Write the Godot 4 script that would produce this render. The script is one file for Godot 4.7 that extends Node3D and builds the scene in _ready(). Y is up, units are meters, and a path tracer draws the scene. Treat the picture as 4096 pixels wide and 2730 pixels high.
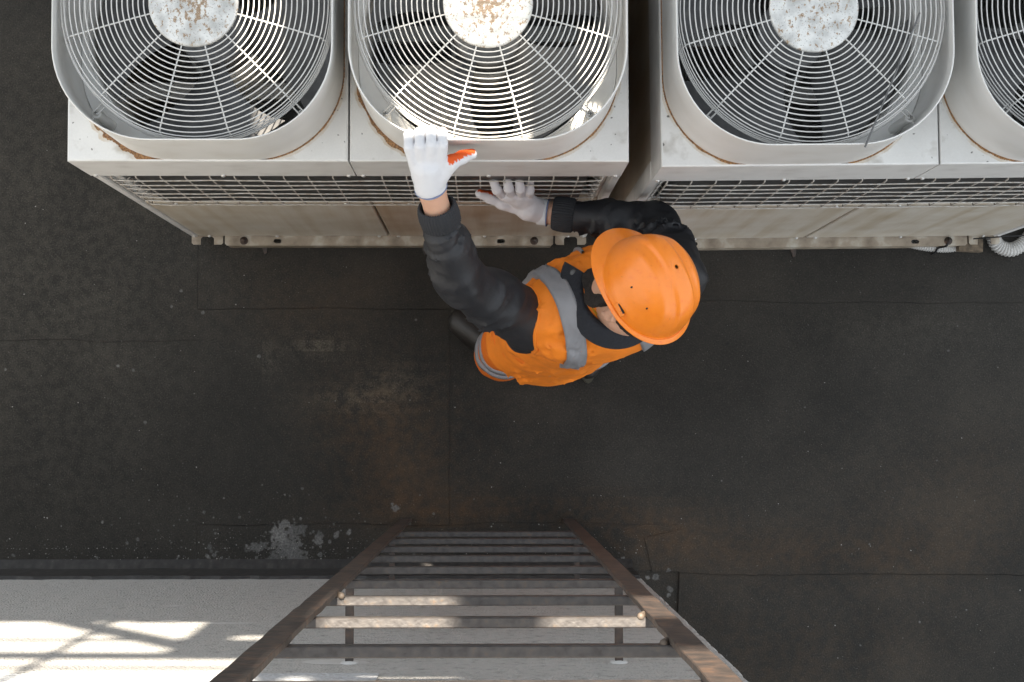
extends Node3D
# A rooftop seen from above: condensing units, a technician, a wall ladder.

const CAM_H := 5.333
const UNIT_W := 1.2435
const MOD := 0.62175
const TOP := 1.66
const LIP := 1.925
const SUN_SLOPE := 1.8
const SCREEN_Z := -2.6

var M := {}
var used := {}
var rng := RandomNumberGenerator.new()

func _ready():
	rng.seed = 7
	# ---------- camera ----------
	var cam := Camera3D.new(); cam.name = "camera"
	var r := Vector3(0.99986472, 0.01644837, 0.0)
	var u := Vector3(-0.0007355, 0.04470966, -0.99899975)
	var b := r.cross(u)
	cam.transform = Transform3D(Basis(r, u, b).orthonormalized(), Vector3(0, CAM_H, 0))
	cam.fov = 23.10; cam.near = 0.05; cam.far = 400.0
	add_child(cam); cam.current = true
	# ---------- sky and exposure ----------
	var we := WorldEnvironment.new(); we.name = "environment"
	var env := Environment.new()
	env.background_mode = Environment.BG_SKY
	var sm := ProceduralSkyMaterial.new()
	sm.sky_top_color = Color(0.68, 0.71, 0.74)
	sm.sky_horizon_color = Color(0.825, 0.83, 0.825)
	sm.sky_curve = 0.2
	sm.ground_bottom_color = Color(0.25, 0.24, 0.23)
	sm.ground_horizon_color = Color(0.5, 0.5, 0.5)
	sm.sun_angle_max = 0.0
	var sky := Sky.new(); sky.sky_material = sm
	env.sky = sky
	env.background_energy_multiplier = 0.62
	env.tonemap_mode = Environment.TONE_MAPPER_LINEAR
	env.tonemap_exposure = 5.35
	env.sdfgi_enabled = true; env.ssao_enabled = true; env.ssil_enabled = true
	we.environment = env
	add_child(we)
	# ---------- sun ----------
	var sun := DirectionalLight3D.new(); sun.name = "sun"
	add_child(sun)
	sun.look_at_from_position(Vector3.ZERO, Vector3(0, -SUN_SLOPE, 1.0), Vector3.UP)
	sun.light_energy = 1.6
	sun.light_color = Color(1.0, 0.95, 0.87)
	sun.light_angular_distance = 0.4
	sun.shadow_enabled = true
	# ---------- contents ----------
	materials()
	build_floor()
	build_wall()
	build_screen()
	build_units()
	build_ladder()
	build_conduits()
	build_small_things()
	build_person()

# =====================================================================
# helpers
# =====================================================================
func numbered(n: String) -> String:
	if not used.has(n):
		used[n] = 0
		return n
	used[n] += 1
	return "%s_%03d" % [n, used[n]]

func thing(called: String, label: String, category: String, at := Vector3.ZERO, group := "") -> Node3D:
	var o := Node3D.new(); o.name = numbered(called); add_child(o); o.position = at
	o.set_meta("label", label); o.set_meta("category", category)
	if group != "": o.set_meta("group", group)
	return o

func part(called: String, mesh: Mesh, mat: Material, parent: Node, at := Vector3.ZERO) -> MeshInstance3D:
	var o := MeshInstance3D.new(); o.name = called; o.mesh = mesh
	o.position = at
	if mat: o.material_override = mat
	parent.add_child(o, true)
	return o

func smat(col: Color, rough: float, metal := 0.0) -> StandardMaterial3D:
	var m := StandardMaterial3D.new()
	m.albedo_color = col; m.roughness = rough; m.metallic = metal
	return m

func lin(rr: float, g: float, bb: float) -> Color:
	return Color(rr, g, bb).linear_to_srgb()

func noise(seed_: int, freq: float, oct := 4, type := FastNoiseLite.TYPE_SIMPLEX_SMOOTH) -> FastNoiseLite:
	var n := FastNoiseLite.new(); n.seed = seed_; n.frequency = freq; n.noise_type = type
	n.fractal_octaves = oct
	return n

# noise texture with a colour ramp, used triplanar in metres
func ramp_tex(seed_: int, freq: float, stops: Array, size := 512, oct := 5) -> ImageTexture:
	var n := noise(seed_, freq, oct)
	var im := n.get_seamless_image(size, size, false, false, 0.15, true)
	im.convert(Image.FORMAT_L8)
	var d := im.get_data()
	var g := Gradient.new()
	var offs := PackedFloat32Array(); var cols := PackedColorArray()
	for s in stops:
		offs.append(s[0]); cols.append(s[1])
	g.offsets = offs; g.colors = cols
	var lut := []
	for i in 256:
		var c: Color = g.sample(i / 255.0)
		lut.append([int(c.r * 255), int(c.g * 255), int(c.b * 255)])
	var out := PackedByteArray(); out.resize(size * size * 3)
	for i in size * size:
		var c = lut[d[i]]
		out[i * 3] = c[0]; out[i * 3 + 1] = c[1]; out[i * 3 + 2] = c[2]
	return ImageTexture.create_from_image(Image.create_from_data(size, size, false, Image.FORMAT_RGB8, out))

func height_tex(seed_: int, freq: float, size := 512, oct := 4, type := FastNoiseLite.TYPE_SIMPLEX_SMOOTH) -> ImageTexture:
	var im := noise(seed_, freq, oct, type).get_seamless_image(size, size, false, false, 0.12, true)
	return ImageTexture.create_from_image(im)

func bump(m: StandardMaterial3D, tex: Texture2D, cm: float):
	m.heightmap_enabled = true; m.heightmap_texture = tex; m.heightmap_scale = cm

func tri(m: StandardMaterial3D, per_m: float, world := true):
	m.uv1_triplanar = true; m.uv1_world_triplanar = world
	m.uv1_scale = Vector3.ONE * per_m

# ---- a small mesh collector ----
class MB:
	var v := PackedVector3Array()
	var n := PackedVector3Array()
	var uv := PackedVector2Array()
	var c := PackedColorArray()
	var ix := PackedInt32Array()
	func quad(a: Vector3, b: Vector3, cc: Vector3, d: Vector3, u0 := Vector2.ZERO, u1 := Vector2.RIGHT, u2 := Vector2.ONE, u3 := Vector2.DOWN):
		# a b c d counter-clockwise seen from outside
		var nn := (b - a).cross(d - a)
		if nn.length_squared() < 1e-16: nn = (cc - b).cross(d - b)
		nn = nn.normalized()
		var i := v.size()
		for p in [a, b, cc, d]: v.append(p); n.append(nn)
		for q in [u0, u1, u2, u3]: uv.append(q)
		ix.append_array([i, i + 2, i + 1, i, i + 3, i + 2])
	func tri3(a: Vector3, b: Vector3, cc: Vector3):
		var nn := (b - a).cross(cc - a).normalized()
		var i := v.size()
		for p in [a, b, cc]: v.append(p); n.append(nn); uv.append(Vector2(p.x, p.z))
		ix.append_array([i, i + 2, i + 1])
	# smooth grid: rows x cols points; normals point along (du x dv) * sgn
	func grid(pts: Array, cols: int, wrap: bool, sgn := 1.0):
		var rows := pts.size() / cols
		var base := v.size()
		for rI in rows:
			for cI in cols:
				var p: Vector3 = pts[rI * cols + cI]
				var r0 := maxi(rI - 1, 0); var r1 := mini(rI + 1, rows - 1)
				var c0 := cI - 1; var c1 := cI + 1
				if wrap:
					c0 = (c0 + cols) % cols; c1 = c1 % cols
				else:
					c0 = maxi(c0, 0); c1 = mini(c1, cols - 1)
				var du: Vector3 = pts[rI * cols + c1] - pts[rI * cols + c0]
				var dv: Vector3 = pts[r1 * cols + cI] - pts[r0 * cols + cI]
				var nn := du.cross(dv) * sgn
				if nn.length_squared() < 1e-18: nn = Vector3.UP
				v.append(p); n.append(nn.normalized()); uv.append(Vector2(cI / float(maxi(cols - 1, 1)), rI / float(maxi(rows - 1, 1))))
		var cc := cols if wrap else cols - 1
		for rI in rows - 1:
			for cI in cc:
				var a := base + rI * cols + cI
				var b2 := base + rI * cols + (cI + 1) % cols
				var c2 := base + (rI + 1) * cols + (cI + 1) % cols
				var d := base + (rI + 1) * cols + cI
				if sgn > 0: ix.append_array([a, c2, b2, a, d, c2])
				else: ix.append_array([a, b2, c2, a, c2, d])
	func mesh() -> ArrayMesh:
		var arr := []; arr.resize(Mesh.ARRAY_MAX)
		arr[Mesh.ARRAY_VERTEX] = v; arr[Mesh.ARRAY_NORMAL] = n
		if uv.size() == v.size(): arr[Mesh.ARRAY_TEX_UV] = uv
		if c.size() == v.size(): arr[Mesh.ARRAY_COLOR] = c
		arr[Mesh.ARRAY_INDEX] = ix
		var m := ArrayMesh.new(); m.add_surface_from_arrays(Mesh.PRIMITIVE_TRIANGLES, arr)
		return m

func oquad(mb: MB, a: Vector3, b: Vector3, c: Vector3, d: Vector3, out: Vector3):
	if (b - a).cross(d - a).dot(out) > 0: mb.quad(a, b, c, d)
	else: mb.quad(d, c, b, a)

# chamfered box from min to max corner
func cbox(mb: MB, lo: Vector3, hi: Vector3, ch := 0.002):
	ch = minf(ch, 0.45 * minf(hi.x - lo.x, minf(hi.y - lo.y, hi.z - lo.z)))
	var c := (lo + hi) * 0.5; var e := (hi - lo) * 0.5
	var ax := [Vector3.RIGHT, Vector3.UP, Vector3.BACK]
	for a in 3:
		for s in [-1.0, 1.0]:
			var n: Vector3 = ax[a] * s
			var p: Vector3 = ax[(a + 1) % 3] * (e[(a + 1) % 3] - ch)
			var q: Vector3 = ax[(a + 2) % 3] * (e[(a + 2) % 3] - ch) * s
			var o: Vector3 = c + n * e[a]
			mb.quad(o - p - q, o + p - q, o + p + q, o - p + q)
	for a in 3:
		var b1 := (a + 1) % 3; var b2 := (a + 2) % 3
		for s1 in [-1.0, 1.0]:
			for s2 in [-1.0, 1.0]:
				var L: Vector3 = ax[a] * (e[a] - ch)
				var o1: Vector3 = c + ax[b1] * e[b1] * s1 + ax[b2] * (e[b2] - ch) * s2
				var o2: Vector3 = c + ax[b1] * (e[b1] - ch) * s1 + ax[b2] * e[b2] * s2
				oquad(mb, o1 - L, o2 - L, o2 + L, o1 + L, ax[b1] * s1 + ax[b2] * s2)
	for sx in [-1.0, 1.0]:
		for sy in [-1.0, 1.0]:
			for sz in [-1.0, 1.0]:
				var s := Vector3(sx, sy, sz)
				var p1: Vector3 = c + s * (e - Vector3(0, ch, ch))
				var p2: Vector3 = c + s * (e - Vector3(ch, 0, ch))
				var p3: Vector3 = c + s * (e - Vector3(ch, ch, 0))
				if sx * sy * sz > 0: mb.tri3(p1, p2, p3)
				else: mb.tri3(p1, p3, p2)

func box_mesh(lo: Vector3, hi: Vector3, ch := 0.002) -> ArrayMesh:
	var mb := MB.new(); cbox(mb, lo, hi, ch)
	return mb.mesh()

# tube along points
func tube(mb: MB, pts: Array, rad, sides := 8, closed := false, caps := true):
	var n := pts.size()
	var prev_u := Vector3.ZERO
	var rows := []
	var first := []
	for i in n:
		var t: Vector3
		if closed: t = pts[(i + 1) % n] - pts[(i - 1 + n) % n]
		else: t = pts[mini(i + 1, n - 1)] - pts[maxi(i - 1, 0)]
		t = t.normalized()
		if prev_u == Vector3.ZERO:
			prev_u = t.cross(Vector3.UP)
			if prev_u.length() < 0.1: prev_u = t.cross(Vector3.RIGHT)
		var uu := (prev_u - t * prev_u.dot(t)).normalized()
		prev_u = uu
		var w := t.cross(uu)
		var rr: float = rad[i] if rad is Array or rad is PackedFloat32Array else rad
		for k in sides:
			var a := TAU * k / sides
			rows.append(pts[i] + (uu * cos(a) + w * sin(a)) * rr)
		if i == 0: first = rows.duplicate()
	if closed: rows.append_array(first)
	mb.grid(rows, sides, true, 1.0)
	if caps and not closed:
		for k in range(1, sides - 1):
			mb.tri3(rows[0], rows[k + 1], rows[k])
			var o := (n - 1) * sides
			mb.tri3(rows[o], rows[o + k], rows[o + k + 1])

func tube_mesh(pts: Array, rad, sides := 8, closed := false) -> ArrayMesh:
	var mb := MB.new(); tube(mb, pts, rad, sides, closed)
	return mb.mesh()

# lathe round y: profile of Vector2(radius, height) listed from bottom to top outside
func lathe(mb: MB, prof: Array, at := Vector3.ZERO, segs := 16, ax := Basis.IDENTITY):
	var rows := []
	for p in prof:
		for k in segs:
			var a := TAU * k / segs
			rows.append(at + ax * Vector3(cos(a) * p.x, p.y, -sin(a) * p.x))
	mb.grid(rows, segs, true, 1.0)

func lathe_mesh(prof: Array, segs := 16, ax := Basis.IDENTITY) -> ArrayMesh:
	var mb := MB.new(); lathe(mb, prof, Vector3.ZERO, segs, ax)
	return mb.mesh()

# flat polygon (x,z) pulled up from y0 to y1
func slab(mb: MB, poly: PackedVector2Array, y0: float, y1: float):
	if not Geometry2D.is_polygon_clockwise(poly):
		var pr := poly.duplicate(); pr.reverse(); poly = pr
	var t := Geometry2D.triangulate_polygon(poly)
	for i in range(0, t.size(), 3):
		var a := poly[t[i]]; var b := poly[t[i + 1]]; var c := poly[t[i + 2]]
		var A := Vector3(a.x, y1, a.y); var B := Vector3(b.x, y1, b.y); var C := Vector3(c.x, y1, c.y)
		if (B - A).cross(C - A).y < 0:
			var q := B; B = C; C = q
		mb.tri3(A, B, C)
		var dn := Vector3(0, y1 - y0, 0)
		mb.tri3(A - dn, C - dn, B - dn)
	var n := poly.size()
	var area := 0.0
	for i in n: area += poly[i].x * poly[(i + 1) % n].y - poly[(i + 1) % n].x * poly[i].y
	for i in n:
		var a := poly[i]; var b := poly[(i + 1) % n]
		var P := [Vector3(a.x, y0, a.y), Vector3(b.x, y0, b.y), Vector3(b.x, y1, b.y), Vector3(a.x, y1, a.y)]
		if area > 0: mb.quad(P[1], P[0], P[3], P[2])
		else: mb.quad(P[0], P[1], P[2], P[3])

# plate with a hole: hole points (x,z) given by angle list; outer rectangle
func ring_plate(mb: MB, lo: Vector2, hi: Vector2, hole: Array, y: float, th: float, uvlo: Vector2, uvsize: Vector2):
	var n := hole.size()
	var c := Vector2.ZERO
	for p in hole: c += p
	c /= n
	var outer := []
	for p in hole:
		var d: Vector2 = (p - c).normalized()
		var t := 1e9
		if absf(d.x) > 1e-6: t = minf(t, ((hi.x if d.x > 0 else lo.x) - c.x) / d.x)
		if absf(d.y) > 1e-6: t = minf(t, ((hi.y if d.y > 0 else lo.y) - c.y) / d.y)
		outer.append(c + d * t)
	# pull the nearest outer points to the corners
	for cx in [lo.x, hi.x]:
		for cy in [lo.y, hi.y]:
			var best := 0; var bd := 1e9
			for i in n:
				var dd: float = outer[i].distance_squared_to(Vector2(cx, cy))
				if dd < bd:
					bd = dd; best = i
			outer[best] = Vector2(cx, cy)
	for i in n:
		var j := (i + 1) % n
		var a: Vector2 = outer[i]; var b: Vector2 = outer[j]; var p: Vector2 = hole[i]; var q: Vector2 = hole[j]
		var up := [Vector3(a.x, y, a.y), Vector3(b.x, y, b.y), Vector3(q.x, y, q.y), Vector3(p.x, y, p.y)]
		var uvs := []
		for w in [a, b, q, p]: uvs.append((w - uvlo) / uvsize)
		if (up[1] - up[0]).cross(up[3] - up[0]).y > 0: mb.quad(up[0], up[1], up[2], up[3], uvs[0], uvs[1], uvs[2], uvs[3])
		else: mb.quad(up[1], up[0], up[3], up[2], uvs[1], uvs[0], uvs[3], uvs[2])
		var dn := Vector3(0, th, 0)
		if (up[1] - up[0]).cross(up[3] - up[0]).y > 0: mb.quad(up[1] - dn, up[0] - dn, up[3] - dn, up[2] - dn)
		else: mb.quad(up[0] - dn, up[1] - dn, up[2] - dn, up[3] - dn)
		mb.quad(up[3], up[2], up[2] - dn, up[3] - dn)
		mb.quad(up[0] - dn, up[1] - dn, up[1], up[0])

# rounded square outline, half size a, corner radius cr, n points
func rsq(c: Vector2, a: float, cr: float, n: int) -> Array:
	var out := []
	var per := 8.0 * (a - cr) + TAU * cr
	for i in n:
		out.append(c + rsq_at(a, cr, per * (i + 0.5) / n))
	return out

func rsq_at(a: float, cr: float, s: float) -> Vector2:
	var side := 2.0 * (a - cr); var arc := PI * 0.5 * cr
	var q := int(s / (side + arc)); var t := s - q * (side + arc)
	var p: Vector2
	if t < side: p = Vector2(a, -(a - cr) + t)
	else:
		var an := (t - side) / cr
		p = Vector2(a - cr + cr * cos(an), a - cr + cr * sin(an))
	return p.rotated(q * PI * 0.5)

# =====================================================================
# materials
# =====================================================================
func materials():
	# light grey painted sheet metal, faintly soiled
	var sheet := smat(Color.WHITE, 0.42)
	sheet.albedo_texture = ramp_tex(11, 0.012, [[0.0, lin(0.52, 0.51, 0.49)], [0.45, lin(0.62, 0.615, 0.60)], [1.0, lin(0.66, 0.655, 0.64)]])
	tri(sheet, 1.6)
	bump(sheet, height_tex(12, 0.02, 256, 3), 0.03)
	M.sheet = sheet
	var shroud := smat(Color.WHITE, 0.38)
	shroud.albedo_texture = ramp_tex(13, 0.01, [[0.0, lin(0.57, 0.555, 0.525)], [0.5, lin(0.64, 0.635, 0.615)], [1.0, lin(0.67, 0.665, 0.65)]])
	tri(shroud, 1.3)
	M.shroud = shroud
	M.wire = smat(lin(0.56, 0.55, 0.53), 0.4)
	var mw := smat(Color.WHITE, 0.5)
	mw.albedo_texture = ramp_tex(14, 0.03, [[0.0, lin(0.22, 0.16, 0.11)], [0.35, lin(0.42, 0.38, 0.33)], [0.7, lin(0.52, 0.5, 0.47)], [1.0, lin(0.56, 0.55, 0.53)]])
	tri(mw, 3.0)
	M.mesh_wire = mw
	var dark := smat(Color.WHITE, 0.55)
	dark.albedo_texture = ramp_tex(15, 0.02, [[0.0, lin(0.06, 0.06, 0.062)], [0.6, lin(0.11, 0.11, 0.113)], [1.0, lin(0.17, 0.165, 0.155)]])
	tri(dark, 2.5)
	M.blade = dark
	M.inner = shroud
	M.coil = coil_material()
	M.screw = smat(lin(0.5, 0.49, 0.47), 0.3, 0.6)
	M.hole = smat(lin(0.012, 0.012, 0.012), 0.9)
	var rl := smat(Color.WHITE, 0.5)
	rl.albedo_texture = ramp_tex(21, 0.012, [[0.0, lin(0.13, 0.10, 0.07)], [0.35, lin(0.24, 0.195, 0.145)], [0.6, lin(0.30, 0.25, 0.19)], [0.72, lin(0.36, 0.315, 0.25)], [1.0, lin(0.46, 0.43, 0.38)]], 512, 6)
	tri(rl, 2.0)
	M.rail = rl
	M.side = soiled_material(22, 1)
	M.lower = [soiled_material(23, 2), soiled_material(24, 3), soiled_material(25, 4), soiled_material(26, 5)]
	# rusted steel
	var rust := smat(Color.WHITE, 0.62)
	rust.albedo_texture = ramp_tex(31, 0.018, [[0.0, lin(0.022, 0.018, 0.017)], [0.4, lin(0.042, 0.033, 0.029)], [0.65, lin(0.066, 0.046, 0.037)], [0.86, lin(0.11, 0.065, 0.042)], [1.0, lin(0.19, 0.10, 0.055)]], 512, 6)
	tri(rust, 2.2)
	bump(rust, height_tex(32, 0.05, 512, 4), 0.08)
	M.rust = rust
	var rung := smat(Color.WHITE, 0.5, 0.15)
	rung.albedo_texture = ramp_tex(33, 0.03, [[0.0, lin(0.026, 0.022, 0.021)], [0.35, lin(0.046, 0.042, 0.042)], [0.65, lin(0.060, 0.054, 0.052)], [0.84, lin(0.075, 0.058, 0.046)], [1.0, lin(0.13, 0.07, 0.04)]], 512, 6)
	tri(rung, 3.0)
	bump(rung, height_tex(34, 0.06, 512, 4), 0.05)
	M.rung = rung
	M.weld = smat(lin(0.09, 0.07, 0.055), 0.6)
	# coarse render on the wall
	var st := smat(Color.WHITE, 0.95)
	st.albedo_texture = ramp_tex(41, 0.02, [[0.0, lin(0.22, 0.215, 0.21)], [0.28, lin(0.41, 0.405, 0.395)], [0.55, lin(0.455, 0.45, 0.44)], [0.8, lin(0.465, 0.45, 0.435)], [1.0, lin(0.49, 0.465, 0.44)]], 1024, 8)
	tri(st, 1.3)
	bump(st, height_tex(42, 0.09, 1024, 4), 0.55)
	M.stucco = st
	var ws := smat(lin(0.48, 0.495, 0.52), 0.9)
	tri(ws, 1.3); bump(ws, height_tex(43, 0.09, 512, 4), 0.5)
	M.whitewash = ws
	M.patch = smat(lin(0.52, 0.515, 0.51), 0.85)
	var bit := smat(Color.WHITE, 0.7)
	bit.albedo_texture = ramp_tex(44, 0.03, [[0.0, lin(0.012, 0.011, 0.011)], [0.6, lin(0.03, 0.028, 0.027)], [0.88, lin(0.05, 0.045, 0.042)], [0.97, lin(0.2, 0.19, 0.18)], [1.0, lin(0.3, 0.29, 0.28)]], 512, 5)
	tri(bit, 2.0); bump(bit, height_tex(45, 0.05, 256), 0.1)
	M.bitumen = bit
	M.cladding = smat(lin(0.35, 0.35, 0.36), 0.6)
	M.hose = smat(lin(0.42, 0.41, 0.39), 0.55)
	M.tie = smat(lin(0.012, 0.012, 0.013), 0.5)
	var wood := smat(Color.WHITE, 0.8)
	wood.albedo_texture = ramp_tex(46, 0.03, [[0.0, lin(0.06, 0.045, 0.03)], [1.0, lin(0.2, 0.15, 0.1)]], 256)
	tri(wood, 6.0)
	M.wood = wood
	M.tops = [panel_top(51, 0.017, 2.15), panel_top(52, 0.007, 2.4), panel_top(53, 0.003, 1.9), panel_top(54, 0.003, 1.9)]
	M.hubs = [hub_material(61, 0.5, false), hub_material(62, 0.62, true), hub_material(63, 0.16, false), hub_material(64, 0.4, false)]
	M.floor = floor_material()
	person_materials()

func coil_material() -> StandardMaterial3D:
	# fine fin rows of a heat exchanger, too fine to tell apart
	var w := 256; var h := 64
	var d := PackedByteArray(); d.resize(w * h * 3)
	var n := noise(71, 0.05)
	for y in h:
		for x in w:
			var v := 52.0 + 7.0 * sin(x * TAU / 4.0) + 10.0 * n.get_noise_2d(x, y * 3.0)
			var i := (y * w + x) * 3
			d[i] = int(v); d[i + 1] = int(v * 1.005); d[i + 2] = int(v * 1.01)
	var m := smat(Color.WHITE, 0.5, 0.2)
	m.albedo_texture = ImageTexture.create_from_image(Image.create_from_data(w, h, false, Image.FORMAT_RGB8, d))
	tri(m, 3.5, false)
	return m

# sheet metal with dust and water streaks running down it (u across, v down)
func soiled_material(seed_: int, kind: int) -> StandardMaterial3D:
	var w := 512; var h := 512
	var cols := noise(seed_, 0.016, 5); var cols2 := noise(seed_ + 300, 0.09, 3)
	var cloud := noise(seed_ + 100, 0.008, 5); var grain := noise(seed_ + 200, 0.25, 2)
	var d := PackedByteArray(); d.resize(w * h * 3)
	for y in h:
		var fy := y / float(h)
		for x in w:
			# streaks: strong in x, slow in y, each starting at its own height
			var s := clampf(cols.get_noise_2d(x, y * 0.035) * 1.7 + 0.12, 0.0, 1.0) + 0.45 * clampf(cols2.get_noise_2d(x * 0.9, y * 0.05), 0.0, 1.0)
			var c := cloud.get_noise_2d(x, y) * 0.5 + 0.5
			var g := grain.get_noise_2d(x, y) * 0.018
			var dirt := clampf(s * 0.40 + c * 0.65 + 0.05, 0.0, 1.0)
			if kind == 1: dirt = clampf(dirt + 0.25 * c + 0.12, 0.0, 1.0)
			if kind == 0: dirt = clampf(dirt + 0.15 + 0.5 * maxf(cloud.get_noise_2d(x * 0.7 + 900, y), 0.0), 0.0, 1.0)
			if kind == 3: dirt = clampf(dirt + 0.18, 0.0, 1.0)
			var a := Color(0.80, 0.785, 0.755); var e := Color(0.665, 0.61, 0.525)
			if kind == 3: e = Color(0.65, 0.56, 0.465)
			if kind == 0: e = Color(0.50, 0.42, 0.335)
			var q := a.lerp(e, dirt)
			# chipped flecks
			if cols2.get_noise_2d(x * 1.7 + 50, y * 1.7) > 0.62: q = q.lerp(Color(0.78, 0.75, 0.70), 0.5)
			var i := (y * w + x) * 3
			d[i] = int(clampf(q.r + g, 0, 1) * 255); d[i + 1] = int(clampf(q.g + g, 0, 1) * 255); d[i + 2] = int(clampf(q.b + g, 0, 1) * 255)
	var m := smat(Color.WHITE, 0.36)
	m.albedo_texture = ImageTexture.create_from_image(Image.create_from_data(w, h, false, Image.FORMAT_RGB8, d))
	m.texture_repeat = true
	return m

# top panel: paint with a line of rust where the collar meets the sheet
func panel_top(seed_: int, width: float, where: float) -> StandardMaterial3D:
	var w := 512; var h := 640
	var n1 := noise(seed_, 0.02, 5); var n2 := noise(seed_ + 9, 0.006, 5); var n3 := noise(seed_ + 19, 0.2, 2)
	var d := PackedByteArray(); d.resize(w * h * 3)
	for y in h:
		for x in w:
			var p := Vector2((x + 0.5) / w * MOD - MOD * 0.5, (y + 0.5) / h * 0.77 - 0.77)
			# distance outside the collar (rounded square 0.29, corner 0.2, centred 0.292 behind the front edge)
			var q := p - Vector2(0.0, -0.292)
			var a := Vector2(absf(q.x), absf(q.y)) - Vector2(0.09, 0.09)
			var dist := Vector2(maxf(a.x, 0), maxf(a.y, 0)).length() + minf(maxf(a.x, a.y), 0.0) - 0.20
			var ang := atan2(q.y, q.x)
			var near := exp(-pow(wrapf(ang - where, -PI, PI) / 0.45, 2.0))
			var nn := n1.get_noise_2d(x, y)
			var wd := 0.0014 + width * near * (0.55 + 0.9 * nn) + 0.002 * maxf(nn, 0.0)
			var c := Color(0.82, 0.818, 0.808).lerp(Color(0.755, 0.75, 0.74), clampf(n2.get_noise_2d(x, y) * 0.9 + 0.25, 0, 1))
			c = c.lerp(Color(0.60, 0.58, 0.55), clampf(n2.get_noise_2d(x * 2.0 + 400, y * 2.0) * 1.5 - 0.35, 0, 0.6))
			if dist < wd:
				var t := clampf(0.5 + n3.get_noise_2d(x, y) + nn * 0.4, 0, 1)
				c = Color(0.38, 0.25, 0.13).lerp(Color(0.62, 0.45, 0.27), t)
			elif dist < wd + 0.006:
				c = c.lerp(Color(0.66, 0.57, 0.45), 0.45 * clampf(0.6 + nn, 0, 1))
			var g := n3.get_noise_2d(x + 200, y) * 0.012
			if n3.get_noise_2d(x * 0.35 + 900, y * 0.35) > 0.72: c = c.lerp(Color(0.2, 0.19, 0.18), 0.7)
			var i := (y * w + x) * 3
			d[i] = int(clampf(c.r + g, 0, 1) * 255); d[i + 1] = int(clampf(c.g + g, 0, 1) * 255); d[i + 2] = int(clampf(c.b + g, 0, 1) * 255)
	var m := smat(Color.WHITE, 0.42)
	m.albedo_texture = ImageTexture.create_from_image(Image.create_from_data(w, h, false, Image.FORMAT_RGB8, d))
	m.texture_repeat = false
	return m

func hub_material(seed_: int, amount: float, pale: bool) -> StandardMaterial3D:
	var w := 384
	var n1 := noise(seed_, 0.035, 5); var n2 := noise(seed_ + 5, 0.009, 4); var n3 := noise(seed_ + 8, 0.12, 3)
	var d := PackedByteArray(); d.resize(w * w * 3)
	for y in w:
		for x in w:
			var q := Vector2(x - w * 0.5, y - w * 0.55) / (w * 0.5)
			var core := exp(-q.length_squared() / 0.17)
			var c := Color(0.80, 0.80, 0.79).lerp(Color(0.66, 0.66, 0.65), clampf(n2.get_noise_2d(x, y) * 1.3 + 0.35, 0, 1))
			if pale: c = Color(0.82, 0.815, 0.80).lerp(Color(0.74, 0.735, 0.71), clampf(n2.get_noise_2d(x, y) + 0.4, 0, 1))
			var t := n1.get_noise_2d(x, y * 0.7) + 0.35 * n3.get_noise_2d(x, y)
			var rr := clampf((t + amount * core - 0.34) * 5.0, 0, 1)
			c = c.lerp(Color(0.47, 0.36, 0.26).lerp(Color(0.62, 0.53, 0.42), clampf(n3.get_noise_2d(x, y + 70) + 0.4, 0, 1)), rr * 0.85)
			var sp := n3.get_noise_2d(x * 0.8 + 500, y * 0.8)
			if sp > 0.45: c = c.lerp(Color(0.3, 0.29, 0.28), clampf((sp - 0.45) * 5.0, 0, 0.8))
			var i := (y * w + x) * 3
			d[i] = int(c.r * 255); d[i + 1] = int(c.g * 255); d[i + 2] = int(c.b * 255)
	var m := smat(Color.WHITE, 0.45, 0.1)
	m.albedo_texture = ImageTexture.create_from_image(Image.create_from_data(w, w, false, Image.FORMAT_RGB8, d))
	m.texture_repeat = false
	return m

const FX0 := -2.1
const FZ0 := -1.6
const FW := 4.2
const FH := 3.15

func blobs_paint() -> Array:
	# spilled light grey paint on the felt: x, z, radius
	var out := []
	for q in [[0.0, 0.0, 0.052], [-0.02, -0.035, 0.034], [0.025, 0.03, 0.042], [-0.03, 0.045, 0.03], [0.03, -0.045, 0.03], [0.0, -0.065, 0.016], [0.055, -0.055, 0.014], [0.06, 0.045, 0.018], [0.0, 0.075, 0.016], [-0.095, 0.005, 0.02], [-0.115, 0.01, 0.014], [-0.075, 0.0, 0.014], [-0.09, 0.075, 0.02], [-0.12, 0.08, 0.022], [-0.145, 0.085, 0.016], [-0.18, 0.06, 0.018], [-0.18, 0.048, 0.012], [-0.235, 0.02, 0.009], [-0.245, 0.035, 0.008], [-0.24, 0.005, 0.009], [-0.225, 0.03, 0.008], [-0.215, 0.05, 0.01], [0.105, -0.02, 0.017], [0.11, -0.035, 0.012], [0.16, -0.03, 0.01], [0.085, 0.06, 0.012], [0.14, -0.01, 0.006], [0.20, -0.04, 0.01], [0.11, 0.03, 0.008], [0.35, -0.115, 0.013], [0.34, -0.13, 0.007]]:
		out.append([-0.633 + q[0], 0.41 + q[1], q[2]])
	out.append([0.545, 0.512, 0.013]); out.append([0.585, 0.49, 0.008]); out.append([0.59, 0.55, 0.012]); out.append([0.585, 0.57, 0.009]); out.append([0.52, 0.515, 0.008])
	return out

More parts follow.
